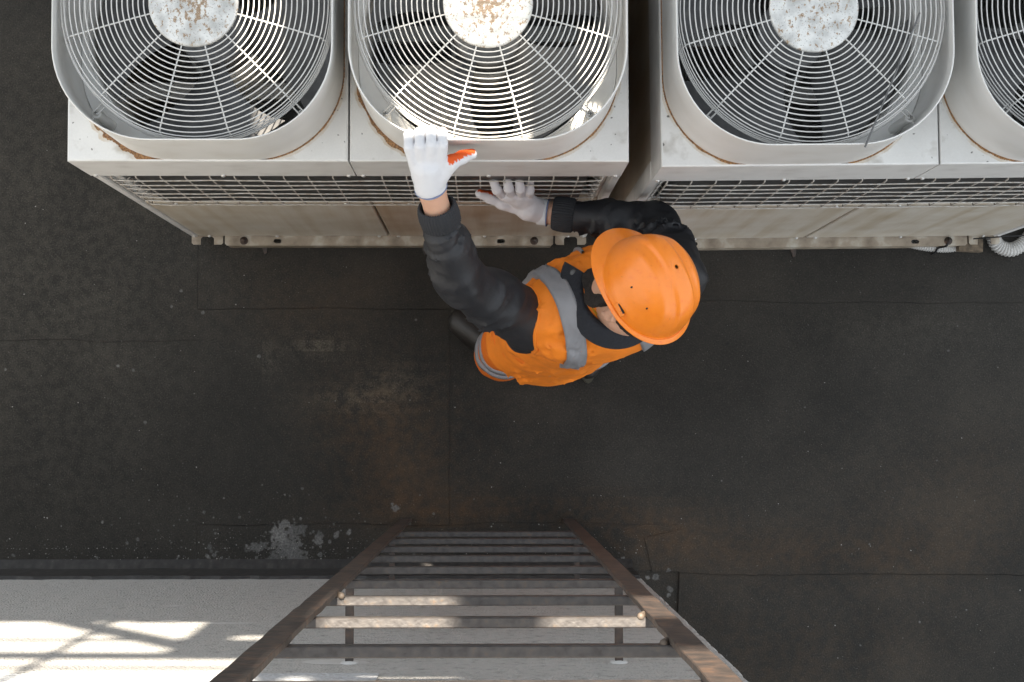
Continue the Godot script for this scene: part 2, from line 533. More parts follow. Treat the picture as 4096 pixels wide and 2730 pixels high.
func floor_material() -> StandardMaterial3D:
	var w := 2048; var h := 1536
	var A := noise(81, 0.006, 5).get_image(w, h); var B := noise(82, 0.35, 2).get_image(w, h)
	var C := noise(83, 0.0035, 5).get_image(w, h); var D := noise(84, 0.05, 4).get_image(w, h)
	A.convert(Image.FORMAT_L8); B.convert(Image.FORMAT_L8); C.convert(Image.FORMAT_L8); D.convert(Image.FORMAT_L8)
	var da := A.get_data(); var db := B.get_data(); var dc := C.get_data(); var dd := D.get_data()
	# low resolution map of brown staining, drawn as soft-edged clouds broken by noise
	var gw := 128; var gh := 96
	var rustm := PackedFloat32Array(); rustm.resize(gw * gh)
	var dustm := PackedFloat32Array(); dustm.resize(gw * gh)
	var rs := [[-0.38, -0.02, 0.22, 0.16, 0.75], [-0.3, 0.18, 0.2, 0.14, 0.7], [-0.1, 0.0, 0.3, 0.25, 0.3], [0.02, 0.29, 0.42, 0.06, 1.1], [0.5, 0.36, 0.25, 0.09, 0.8], [1.0, 0.43, 0.6, 0.09, 0.5], [0.9, 0.75, 0.5, 0.2, 0.55], [1.5, 0.3, 0.5, 0.3, 0.35], [-0.6, -0.38, 0.3, 0.12, 0.45], [0.2, -0.45, 0.5, 0.1, 0.35]]
	var ds := [[-0.55, -0.24, 0.09, 0.03, 1.0], [-0.7, -0.2, 0.02, 0.05, 0.9], [-0.42, -0.07, 0.13, 0.04, 0.7], [-0.3, -0.12, 0.12, 0.06, 0.55], [-1.4, -0.35, 0.4, 0.3, 0.35], [-1.2, -0.9, 0.5, 0.4, 0.35], [-1.35, 0.1, 0.3, 0.25, 0.25], [1.3, -0.3, 0.3, 0.06, 0.2]]
	for y in gh:
		for x in gw:
			var X := FX0 + FW * x / (gw - 1.0); var Z := FZ0 + FH * y / (gh - 1.0)
			var s := 0.0
			for q in rs:
				var e: float = pow((X - q[0]) / q[2], 2.0) + pow((Z - q[1]) / q[3], 2.0)
				if e < 6.0: s += q[4] * exp(-e)
			rustm[y * gw + x] = s
			s = 0.0
			for q in ds:
				var e: float = pow((X - q[0]) / q[2], 2.0) + pow((Z - q[1]) / q[3], 2.0)
				if e < 6.0: s += q[4] * exp(-e)
			dustm[y * gw + x] = s
	var out := PackedByteArray(); out.resize(w * h * 3)
	var i := 0
	for y in h:
		var gy := int(y * (gh - 1.0) / h) * gw
		for x in w:
			var gi := gy + int(x * (gw - 1.0) / w)
			var fine: float = db[i]; var mid: float = dd[i]
			var v := 41.0 + (da[i] - 128) * 0.035 + (dc[i] - 128) * 0.045 + (fine - 128) * 0.10 + (mid - 128) * 0.022
			var rr := v * 1.05; var g := v * 0.985; var b := v * 0.885
			var st: float = rustm[gi] * clampf((dc[i] * 0.5 + mid * 0.5 - 70.0) / 90.0, 0.0, 1.3)
			if st > 0.02:
				rr += 14.0 * st; g += 5.0 * st; b -= 2.0 * st
			var du: float = dustm[gi] * clampf((mid * 0.7 + fine * 0.5 - 95.0) / 80.0, 0.0, 1.2)
			if du > 0.02:
				rr += 24.0 * du; g += 23.0 * du; b += 20.0 * du
			if fine > 205: 
				rr += 12.0; g += 12.0; b += 12.0
			var o := i * 3
			out[o] = int(clampf(rr, 0, 255)); out[o + 1] = int(clampf(g, 0, 255)); out[o + 2] = int(clampf(b, 0, 255))
			i += 1
	# paint spills and flecks
	var n := noise(90, 0.045, 5)
	var r2 := RandomNumberGenerator.new(); r2.seed = 5
	var bl := blobs_paint()
	for k in 260:
		var z := 0.46 - absf(r2.randfn(0, 0.10)); var x := r2.randfn(-0.62, 0.33)
		bl.append([x, z, 0.0015 + 0.004 * pow(r2.randf(), 3.0)])
	for k in 130:
		bl.append([r2.randf_range(-1.9, 0.5), 0.462 + r2.randfn(0, 0.016), 0.001 + 0.006 * pow(r2.randf(), 2.5)])
	for k in 420:
		bl.append([r2.randf_range(-2.0, 2.0), r2.randf_range(-1.4, 1.0), 0.0011 + 0.0028 * pow(r2.randf(), 4.0)])
	for q in [[-1.17, -0.16], [-1.12, -0.145], [-1.0, -0.35], [-0.72, -0.19], [-1.08, 0.02], [-0.97, -0.4], [-1.1, 0.39], [-0.9, -0.33]]:
		bl.append([q[0], q[1], 0.0055])
	var px := w / FW
	for q in bl:
		var cx: float = (q[0] - FX0) * px; var cy: float = (q[1] - FZ0) * px; var rad: float = q[2] * px
		var tone := r2.randf_range(0.75, 1.1)
		if q[2] < 0.004 and r2.randf() < 0.25: tone = 0.3
		var ext := int(rad * 1.6) + 1
		for yy in range(maxi(0, int(cy) - ext), mini(h, int(cy) + ext + 1)):
			for xx in range(maxi(0, int(cx) - ext), mini(w, int(cx) + ext + 1)):
				var d := Vector2(xx - cx, yy - cy).length() / maxf(rad, 0.6)
				var e := d + 0.75 * n.get_noise_2d(xx * 2.0, yy * 2.0)
				if e < 1.0:
					var a := clampf((1.0 - e) * 4.0, 0, 1) * 0.85
					var o := (yy * w + xx) * 3
					var t := (102.0 + 36.0 * n.get_noise_2d(xx * 6.0, yy * 6.0)) * tone
					out[o] = int(lerpf(out[o], t, a)); out[o + 1] = int(lerpf(out[o + 1], t * 0.985, a)); out[o + 2] = int(lerpf(out[o + 2], t * 0.965, a))
	var m := smat(Color.WHITE, 0.72)
	m.albedo_texture = ImageTexture.create_from_image(Image.create_from_data(w, h, false, Image.FORMAT_RGB8, out))
	m.texture_repeat = true
	m.metallic_specular = 0.35
	bump(m, ImageTexture.create_from_image(B), 0.12)
	return m

# =====================================================================
# setting
# =====================================================================
func floor_uv(p: Vector3) -> Vector2:
	return Vector2((p.x - FX0) / FW, (p.z - FZ0) / FH)

# a sheet of roofing felt; neighbours share one wandering joint line, g is half the open joint
func felt(x0: float, x1: float, z0: float, z1: float, y: float, g: Array, parent: Node):
	var n := noise(77, 1.0, 4)
	var mb := MB.new()
	var nx := maxi(8, int((x1 - x0) / 0.03)); var nz := maxi(4, int((z1 - z0) / 0.03))
	var pt := func(i, k):
		var x := lerpf(x0, x1, i / float(nx)); var z := lerpf(z0, z1, k / float(nz))
		var xx := x; var zz := z
		if k == 0: zz += n.get_noise_2d(x * 2.2, z0 * 31.0) * 0.012 + n.get_noise_2d(x * 14.0, z0 * 31.0) * 0.003 + g[0] * (0.6 + 0.8 * absf(n.get_noise_2d(x * 5.0, 3.0)))
		if k == nz: zz += n.get_noise_2d(x * 2.2, z1 * 31.0) * 0.012 + n.get_noise_2d(x * 14.0, z1 * 31.0) * 0.003 - g[1]
		if i == 0: xx += n.get_noise_2d(z * 2.2, x0 * 31.0 + 50.0) * 0.008 + g[2]
		if i == nx: xx += n.get_noise_2d(z * 2.2, x1 * 31.0 + 50.0) * 0.008 - g[3]
		return Vector3(xx, y + 0.0012 * n.get_noise_2d(x * 2.0, z * 2.0), zz)
	for i in nx:
		for k in nz:
			var a: Vector3 = pt.call(i, k); var b: Vector3 = pt.call(i, k + 1); var c: Vector3 = pt.call(i + 1, k + 1); var d: Vector3 = pt.call(i + 1, k)
			mb.quad(a, b, c, d, floor_uv(a), floor_uv(b), floor_uv(c), floor_uv(d))
	var dn := Vector3(0, -0.012, 0)
	var edge := []
	for i in nx + 1: edge.append(pt.call(i, nz))
	for k in range(nz - 1, -1, -1): edge.append(pt.call(nx, k))
	for i in range(nx - 1, -1, -1): edge.append(pt.call(i, 0))
	for k in range(1, nz): edge.append(pt.call(0, k))
	for i in edge.size():
		var a: Vector3 = edge[i]; var b: Vector3 = edge[(i + 1) % edge.size()]
		mb.quad(a + dn, b + dn, b, a, floor_uv(a), floor_uv(b), floor_uv(b), floor_uv(a))
	part("roofing_felt_sheet", mb.mesh(), M.floor, parent)

func build_floor():
	var fl := Node3D.new(); fl.name = "roof_floor"; fl.set_meta("kind", "structure"); add_child(fl)
	var mb := MB.new()
	var a := Vector3(-60, -0.012, -60); var b := Vector3(-60, -0.012, 60); var c := Vector3(60, -0.012, 60); var d := Vector3(60, -0.012, -60)
	mb.quad(a, b, c, d, floor_uv(a), floor_uv(b), floor_uv(c), floor_uv(d))
	part("roof_deck", mb.mesh(), M.floor, fl)
	# sheets laid edge to edge; some joints have opened by a few millimetres (order: back, front, left, right)
	var o := 0.0005; var t := 0.0002; var w := 0.0008
	felt(-2.1, -0.915, -1.9, -0.985, 0.000, [0, t, 0, 0], fl)
	felt(-2.1, -0.915, -0.985, -0.238, 0.0015, [t, o, 0, t], fl)
	felt(-2.1, -0.915, -0.238, 0.50, 0.000, [o, 0, 0, t], fl)
	felt(-0.915, 0.62, -1.9, -0.342, 0.0005, [0, w, t, t], fl)
	felt(-0.915, -0.11, -0.342, 0.345, 0.0025, [w, o, t, t], fl)
	felt(-0.11, 0.62, -0.342, 0.345, 0.001, [w, t, t, 0], fl)
	felt(-0.915, 0.62, 0.345, 0.50, -0.0005, [o, 0, t, t], fl)
	felt(0.62, 2.1, -1.9, -0.365, 0.001, [0, o, t, 0], fl)
	felt(0.62, 2.1, -0.365, 0.506, 0.0, [o, w, 0, 0], fl)
	felt(0.62, 2.1, 0.506, 1.55, -0.004, [w, 0, 0, 0], fl)
	# a square patch set at an angle by the ladder foot
	var pb := MB.new()
	var pc := Vector3(0.585, 0.002, 0.43)
	var hp := []
	for k in 4: hp.append(pc + Vector3(0.085, 0, 0).rotated(Vector3.UP, k * PI / 2 + 0.95 + 0.12 * (k % 2)))
	pb.quad(hp[0], hp[1], hp[2], hp[3], floor_uv(hp[0]), floor_uv(hp[1]), floor_uv(hp[2]), floor_uv(hp[3]))
	for k in 4:
		var p: Vector3 = hp[k]; var q: Vector3 = hp[(k + 1) % 4]; var dn := Vector3(0, -0.0045, 0)
		pb.quad(p + dn, q + dn, q, p)
	part("felt_patch", pb.mesh(), M.floor, fl)

func build_wall():
	var w := thing("rendered_wall", "grey rough rendered wall with the rusty ladder fixed to it", "wall")
	# north face with a worn right-hand arris
	var n := noise(101, 9.0, 4)
	var mb := MB.new()
	var ny := 160
	var top := 4.0
	var ex := []
	for i in ny + 1:
		var y := top * i / ny
		ex.append(0.477 + 0.009 * y + 0.006 * n.get_noise_2d(y * 3.0, 0.0) + 0.003 * n.get_noise_2d(y * 14.0, 9.0))
	for i in ny:
		var y0 := top * i / ny; var y1 := top * (i + 1) / ny
		var z := 0.4917
		var ch := 0.008
		mb.quad(Vector3(ex[i] - ch, y0, z), Vector3(-6, y0, z), Vector3(-6, y1, z), Vector3(ex[i + 1] - ch, y1, z))
		mb.quad(Vector3(ex[i], y0, z + ch), Vector3(ex[i] - ch, y0, z), Vector3(ex[i + 1] - ch, y1, z), Vector3(ex[i + 1], y1, z + ch))
		mb.quad(Vector3(ex[i], y0, 3.5), Vector3(ex[i], y0, z + ch), Vector3(ex[i + 1], y1, z + ch), Vector3(ex[i + 1], y1, 3.5))
	mb.quad(Vector3(-6, top, 0.4917), Vector3(-6, top, 3.5), Vector3(ex[ny], top, 3.5), Vector3(ex[ny], top, 0.4917))
	mb.quad(Vector3(-6, 0, 3.5), Vector3(ex[0], 0, 3.5), Vector3(ex[ny], top, 3.5), Vector3(-6, top, 3.5))
	mb.quad(Vector3(-6, 0, 0.4917), Vector3(-6, 0, 3.5), Vector3(-6, top, 3.5), Vector3(-6, top, 0.4917))
	part("render_coat", mb.mesh(), M.stucco, w)
	# bitumen upstand with a ragged top edge
	mb = MB.new()
	var m := noise(102, 4.0, 4)
	var cnt := 220
	var zf := 0.4817
	for i in cnt:
		var x0 := lerpf(-6.0, 0.47, i / float(cnt)); var x1 := lerpf(-6.0, 0.47, (i + 1.0) / cnt)
		var h0 := 0.27 + 0.014 * m.get_noise_1d(x0 * 4.0); var h1 := 0.27 + 0.014 * m.get_noise_1d(x1 * 4.0)
		var d0 := 0.003 * m.get_noise_1d(x0 * 2.0 + 40); var d1 := 0.003 * m.get_noise_1d(x1 * 2.0 + 40)
		mb.quad(Vector3(x1, 0.03, zf + d1), Vector3(x0, 0.03, zf + d0), Vector3(x0, h0, zf + d0), Vector3(x1, h1, zf + d1))
		mb.quad(Vector3(x1, h1, zf + d1), Vector3(x0, h0, zf + d0), Vector3(x0, h0 + 0.004, 0.493), Vector3(x1, h1 + 0.004, 0.493))
		mb.quad(Vector3(x1, -0.004, zf - 0.03), Vector3(x0, -0.004, zf - 0.03), Vector3(x0, 0.03, zf + d0), Vector3(x1, 0.03, zf + d1))
	part("bitumen_upstand", mb.mesh(), M.bitumen, w)
	# whitewashed upper course, a few millimetres proud, with a wandering lower edge
	mb = MB.new()
	for i in 120:
		var x0 := lerpf(-6.0, -0.20, i / 120.0); var x1 := lerpf(-6.0, -0.20, (i + 1.0) / 120.0)
		var h0 := 2.13 + 0.012 * m.get_noise_1d(x0 * 5.0 + 80); var h1 := 2.13 + 0.012 * m.get_noise_1d(x1 * 5.0 + 80)
		mb.quad(Vector3(x1, h1, 0.4885), Vector3(x0, h0, 0.4885), Vector3(x0, 3.9, 0.4885), Vector3(x1, 3.9, 0.4885))
		mb.quad(Vector3(x1, h1, 0.492), Vector3(x0, h0, 0.492), Vector3(x0, h0, 0.4885), Vector3(x1, h1, 0.4885))
	part("whitewash_coat", mb.mesh(), M.whitewash, w)
	# smeared mortar patches
	for q in [[-0.62, 1.34, 0.10, 0.014], [-0.30, 1.97, 0.07, 0.035], [-0.80, 0.98, 0.03, 0.012], [-0.75, 1.29, 0.03, 0.008], [-0.95, 2.3, 0.08, 0.03]]:
		var pm := MB.new()
		var c := Vector3(q[0], q[1], 0.4897)
		for k in 18:
			var a0 := TAU * k / 18; var a1 := TAU * (k + 1) / 18
			var r0 := 1.0 + 0.35 * m.get_noise_2d(cos(a0) * 9.0 + q[0] * 30, sin(a0) * 9.0); var r1 := 1.0 + 0.35 * m.get_noise_2d(cos(a1) * 9.0 + q[0] * 30, sin(a1) * 9.0)
			pm.tri3(c, c + Vector3(cos(a1) * q[2] * r1, sin(a1) * q[3] * r1, 0.0015), c + Vector3(cos(a0) * q[2] * r0, sin(a0) * q[3] * r0, 0.0015))
		part("mortar_smear", pm.mesh(), M.patch, w)

func build_screen():
	# the tall clad frame across the roof whose shade lies over the picture; it stands outside the frame
	var s := thing("roof_screen", "tall grey clad steel screen with gaps and a railing on top", "screen", Vector3(0, 0, SCREEN_Z))
	var put := func(x0, x1, y0, y1, k): part("cladding_panel", box_mesh(Vector3(x0, y0, -0.02 + 0.012 * (k % 2)), Vector3(x1, y1, 0.02 + 0.012 * (k % 2)), 0.002), M.cladding, s)
	var k := 0
	# lower field
	for row in 3:
		for c in 4:
			put.call(-1.95 + c * 1.11 - 0.004, -1.95 + (c + 1) * 1.11 + 0.004, row * 1.56 - 0.003, (row + 1) * 1.56 + 0.003, k + row)
			k += 1
	var XL := -1.95; var XR := 2.49
	# band with gaps, 4.68 to 5.61
	put.call(XL, -0.655, 4.68, 5.61, 0)
	put.call(-0.658, -0.505, 4.68, 5.61, 1); put.call(-0.51, -0.418, 4.68, 4.99, 1); put.call(-0.51, -0.418, 5.34, 5.61, 1)
	put.call(-0.422, -0.185, 4.68, 5.61, 0)
	put.call(-0.188, 0.095, 4.68, 4.76, 1)
	for q in 12: part("louvre_blade", box_mesh(Vector3(-0.19, 4.775 + q * 0.05, -0.015), Vector3(0.10, 4.815 + q * 0.05, -0.012), 0.0005), M.cladding, s)
	put.call(0.09, 0.20, 4.68, 5.61, 0)
	put.call(0.196, 0.255, 4.68, 5.08, 1); put.call(0.196, 0.255, 5.34, 5.61, 1)
	put.call(0.25, XR, 4.68, 5.61, 0)
	# upper field and its stepped top
	for c in 4: put.call(-1.95 + c * 1.11 - 0.004, -1.95 + (c + 1) * 1.11 + 0.004, 5.595, 6.84, c)
	put.call(-0.665, -0.555, 6.835, 7.23, 1)
	put.call(-0.56, -0.44, 6.835, 7.11, 0); put.call(-0.665, -0.44, 7.24, 7.42, 0)
	put.call(-0.445, XR, 6.835, 7.70, 1); put.call(-0.05, XR, 7.69, 7.83, 0)
	# railing and frame over it
	var bar := func(a, b, w): part("railing_bar", tube_mesh([a, b], w, 8), M.cladding, s)
	bar.call(Vector3(XL, 7.16, 0), Vector3(-0.45, 7.21, 0), 0.010)
	bar.call(Vector3(XL, 7.40, 0), Vector3(-0.45, 7.45, 0), 0.027)
	bar.call(Vector3(XL, 7.57, 0), Vector3(-0.45, 7.61, 0), 0.010)
	bar.call(Vector3(XL, 8.34, 0), Vector3(XR, 8.34, 0), 0.085)
	bar.call(Vector3(-1.05, 6.80, 0), Vector3(-0.62, 7.33, 0), 0.032)
	for x in [-1.5, -0.89]: bar.call(Vector3(x, 6.8, 0), Vector3(x, 8.4, 0), 0.014)
	bar.call(Vector3(-0.285, 7.58, 0), Vector3(-0.285, 9.7, 0), 0.045)
	bar.call(Vector3(-0.40, 7.58, 0), Vector3(-0.40, 8.43, 0), 0.03)
	bar.call(Vector3(0.02, 7.58, 0), Vector3(0.02, 8.43, 0), 0.07)
	for x in [-1.85, 0.6, 2.4]: part("frame_post", box_mesh(Vector3(x - 0.06, 0, -0.16), Vector3(x + 0.06, 8.43, -0.035)), M.cladding, s)

# =====================================================================
# condensing units
# =====================================================================
func make_fan_parts(cx: float, k: int, unit: Node3D):
	var c := Vector2(cx, -0.292)
	# top panel with the collar opening
	var mb := MB.new()
	var x0 := cx_mod(k) - MOD * 0.5 + 0.0015; var x1 := cx_mod(k) + MOD * 0.5 - 0.0015
	var hole := rsq(c, 0.2885, 0.20, 96)
	ring_plate(mb, Vector2(x0 + 0.004, -0.766), Vector2(x1 - 0.004, -0.004), hole, TOP, 0.003, Vector2(cx - MOD * 0.5, -0.77), Vector2(MOD, 0.77))
	part("top_panel", mb.mesh(), M.tops[k], unit)
	# fascia below the panel: four folded sides with a rounded top edge
	mb = MB.new()
	fascia(mb, x0, x1, 1.436, TOP)
	part("fascia", mb.mesh(), M.sheet, unit)
	# collar
	mb = MB.new()
	var n := 96
	var rows := []
	var prof := [[0.2885, TOP - 0.06], [0.2890, LIP - 0.004], [0.2880, LIP - 0.001], [0.2868, LIP], [0.2856, LIP - 0.001], [0.2850, LIP - 0.004], [0.2850, TOP - 0.12]]
	for p in prof:
		for q in rsq(c, p[0], 0.20 - (0.2885 - p[0]), n): rows.append(Vector3(q.x, p[1], q.y))
	mb.grid(rows, n, true, -1.0)
	part("collar", mb.mesh(), M.shroud, unit)
	# deck inside the collar with the round throat of the fan
	mb = MB.new()
	var per := 8.0 * (0.284 - 0.196) + TAU * 0.196
	var outl := []
	for i in 96: outl.append(c + rsq_at(0.284, 0.196, per * (i + 0.5) / 96))
	for i in 96:
		var d: Vector2 = (outl[i] - c).normalized(); var d2: Vector2 = (outl[(i + 1) % 96] - c).normalized()
		var pa: Vector2 = c + d * 0.272; var pb: Vector2 = c + d2 * 0.272
		var y := TOP + 0.02
		oquad(mb, Vector3(outl[i].x, y, outl[i].y), Vector3(outl[(i + 1) % 96].x, y, outl[(i + 1) % 96].y), Vector3(pb.x, y, pb.y), Vector3(pa.x, y, pa.y), Vector3.UP)
	part("fan_deck", mb.mesh(), M.shroud, unit)
	mb = MB.new()
	lathe(mb, [Vector2(0.268, 1.40), Vector2(0.268, 1.62), Vector2(0.270, 1.665), Vector2(0.276, 1.682)], Vector3(c.x, 0, c.y), 64)
	part("fan_throat", mb.mesh(), M.shroud, unit)
	# fan
	var fan := Node3D.new(); fan.name = "fan"; unit.add_child(fan, true); fan.position = Vector3(c.x, 1.63, c.y)
	mb = MB.new(); lathe(mb, [Vector2(0.078, -0.07), Vector2(0.08, 0.03), Vector2(0.074, 0.045), Vector2(0.0, 0.05)], Vector3.ZERO, 32)
	part("hub", mb.mesh(), M.blade, fan)
	var rot: float = [0.35, 1.25, -0.2, 0.7][k]
	var blade := blade_mesh()
	for i in 4:
		var bl := part("blade", blade, M.blade, fan)
		bl.rotation.y = rot + TAU * i / 4.0
	mb = MB.new(); lathe(mb, [Vector2(0.085, -0.36), Vector2(0.085, -0.12), Vector2(0.06, -0.09), Vector2(0.0, -0.085)], Vector3.ZERO, 24)
	part("motor", mb.mesh(), M.inner, fan)
	# wire guard
	var g := Node3D.new(); g.name = "fan_guard"; unit.add_child(g, true); g.position = Vector3(c.x, 0, c.y)
	var gt := LIP - 0.012
	var dip := func(rr): return gt - 0.012 * pow(clampf((rr - 0.1) / 0.165, 0, 1), 2.0)
	for i in 16:
		var rr := 0.1025 + i * 0.0111
		part("guard_ring", ring_mesh(rr, 0.0014), M.wire, g, Vector3(0, dip.call(rr), 0))
	for i in 5:
		part("guard_ring", ring_mesh([0.2765, 0.2800, 0.2815, 0.2822, 0.2825][i], 0.0014 if i < 4 else 0.002), M.wire, g, Vector3(0, gt - [0.018, 0.031, 0.046, 0.061, 0.076][i], 0))
	for i in 12:
		var a := deg_to_rad(15.0 + 30.0 * i)
		var d := Vector3(cos(a), 0, sin(a))
		var pts := []
		for rr in [0.085, 0.13, 0.18, 0.22, 0.255, 0.267]: pts.append(d * rr + Vector3(0, dip.call(rr) - 0.0030, 0))
		pts.append(d * 0.2740 + Vector3(0, gt - 0.022, 0)); pts.append(d * 0.2790 + Vector3(0, gt - 0.046, 0)); pts.append(d * 0.2800 + Vector3(0, gt - 0.078, 0))
		part("guard_spoke", tube_mesh(pts, 0.0017, 6), M.wire, g)
	mb = MB.new()
	var hr := 0.0935
	var hrows := []
	for p in [Vector2(hr - 0.002, gt - 0.014), Vector2(hr, gt - 0.002), Vector2(hr - 0.0015, gt + 0.002), Vector2(hr * 0.93, gt + 0.005), Vector2(hr * 0.6, gt + 0.0075), Vector2(hr * 0.3, gt + 0.0085), Vector2(0.0, gt + 0.009)]:
		for i in 48:
			var a := TAU * i / 48
			hrows.append(Vector3(cos(a) * p.x, p.y, -sin(a) * p.x))
	mb.grid(hrows, 48, true, 1.0)
	for i in mb.uv.size(): mb.uv[i] = Vector2(mb.v[i].x / hr * 0.5 + 0.5, mb.v[i].z / hr * 0.5 + 0.5)
	part("hub_cap", mb.mesh(), M.hubs[k], g)
	# corner posts that carry the guard
	for sx in [-1.0, 1.0]:
		for sz in [-1.0, 1.0]:
			var base := Vector3(c.x + sx * 0.2165, 0, c.y + sz * 0.2165)
			var post := part("guard_post", lathe_mesh([Vector2(0.0105, 1.60), Vector2(0.0105, 1.825), Vector2(0.009, 1.829), Vector2(0, 1.829)], 14), M.shroud, unit, base)
			part("screw", lathe_mesh([Vector2(0.0062, 1.829), Vector2(0.006, 1.8325), Vector2(0.003, 1.8345), Vector2(0, 1.835)], 12), M.screw, post)
			var hs := MB.new()
			cbox(hs, Vector3(-0.0035, 1.8352, -0.0006), Vector3(0.0035, 1.8358, 0.0006), 0.0001)
			cbox(hs, Vector3(-0.0006, 1.8353, -0.0035), Vector3(0.0006, 1.8359, 0.0035), 0.0001)
			part("screw_cross", hs.mesh(), M.hole, post)
			var ang := atan2(sz, sx)
			var p0 := Vector3(cos(ang) * 0.2745, 1.838, sin(ang) * 0.2745); var p1 := Vector3(sx * 0.2165, 1.834, sz * 0.2165)
			var off := Vector3(-sin(ang), 0, cos(ang)) * 0.005
			for q in [-1.0, 1.0]: part("guard_leg", tube_mesh([p0 + off * q, p1 + off * q], 0.0019, 6), M.wire, g)
			# web from the post to the collar
			var wb := MB.new()
			var pc := Vector3(c.x + sx * 0.2225, 0, c.y + sz * 0.2225); var pe := Vector3(c.x + sx * 0.2295, 0, c.y + sz * 0.2295)
			tube(wb, [pc + Vector3(0, 1.818, 0), pe + Vector3(0, 1.818, 0)], 0.003, 6)
			part("post_web", wb.mesh(), M.shroud, unit)

func cx_mod(k: int) -> float:
	return -MOD * 0.5 if k % 2 == 0 else MOD * 0.5

func ring_mesh(rr: float, w: float) -> ArrayMesh:
	var pts := []
	for i in 88:
		var a := TAU * i / 88
		pts.append(Vector3(cos(a) * rr, 0, sin(a) * rr))
	return tube_mesh(pts, w, 6, true)

func blade_mesh() -> ArrayMesh:
	var mb := MB.new()
	var rows := []; var rows2 := []
	var nr := 8; var na := 12
	for i in nr + 1:
		var t := i / float(nr)
		var rr := lerpf(0.075, 0.260, t)
		var a0 := lerpf(0.0, -0.32, t * t); var a1 := lerpf(0.75, 1.05, t)
		for j in na + 1:
			var s := j / float(na)
			var a := lerpf(a0, a1, s)
			var y := lerpf(0.045, -0.055, s) + 0.012 * sin(s * PI)
			rows.append(Vector3(cos(a) * rr, y, sin(a) * rr)); rows2.append(Vector3(cos(a) * rr, y - 0.004, sin(a) * rr))
	mb.grid(rows, na + 1, false, -1.0)
	mb.grid(rows2, na + 1, false, 1.0)
	return mb.mesh()

# folded sides of the cover, top edge rounded; local front is z = 0
func fascia(mb: MB, x0: float, x1: float, y0: float, y1: float):
	var e := 0.004
	var rows := []
	var prof := [[0.0, y0], [0.0, y1 - e], [e * 0.3, y1 - e * 0.3], [e, y1]]
	var ring := func(inset):
		return [Vector2(x0 + inset, -inset), Vector2(x1 - inset, -inset), Vector2(x1 - inset, -0.77 + inset), Vector2(x0 + inset, -0.77 + inset)]
	for i in prof.size() - 1:
		var A: Array = ring.call(prof[i][0]); var B: Array = ring.call(prof[i + 1][0])
		for k in 4:
			var j := (k + 1) % 4
			mb.quad(Vector3(A[k].x, prof[i][1], A[k].y), Vector3(A[j].x, prof[i][1], A[j].y), Vector3(B[j].x, prof[i + 1][1], B[j].y), Vector3(B[k].x, prof[i + 1][1], B[k].y))
	# turned-in lower edge
	for k in 4:
		var A: Array = ring.call(0.0); var B: Array = ring.call(0.02)
		var j := (k + 1) % 4
		mb.quad(Vector3(B[k].x, y0, B[k].y), Vector3(B[j].x, y0, B[j].y), Vector3(A[j].x, y0, A[j].y), Vector3(A[k].x, y0, A[k].y))

# panel standing in the x-y plane, front face at z; uv runs over the face
func front_panel(x0: float, x1: float, y0: float, y1: float, z: float) -> ArrayMesh:
	var mb := MB.new()
	var ch := 0.003; var th := 0.02
	var u0 := Vector2(0.02, 0.98); var u1 := Vector2(0.98, 0.98); var u2 := Vector2(0.98, 0.02); var u3 := Vector2(0.02, 0.02)
	mb.quad(Vector3(x0 + ch, y0 + ch, z), Vector3(x1 - ch, y0 + ch, z), Vector3(x1 - ch, y1 - ch, z), Vector3(x0 + ch, y1 - ch, z), u0, u1, u2, u3)
	var o := [Vector3(x0, y0, z - ch), Vector3(x1, y0, z - ch), Vector3(x1, y1, z - ch), Vector3(x0, y1, z - ch)]
	var i := [Vector3(x0 + ch, y0 + ch, z), Vector3(x1 - ch, y0 + ch, z), Vector3(x1 - ch, y1 - ch, z), Vector3(x0 + ch, y1 - ch, z)]
	var bk := Vector3(0, 0, -th)
	var uvs := [u0, u1, u2, u3]
	for k in 4:
		var j := (k + 1) % 4
		mb.quad(o[k], o[j], i[j], i[k], uvs[k], uvs[j], uvs[j], uvs[k])
		mb.quad(o[k] + bk, o[j] + bk, o[j], o[k], uvs[k], uvs[j], uvs[j], uvs[k])
	return mb.mesh()

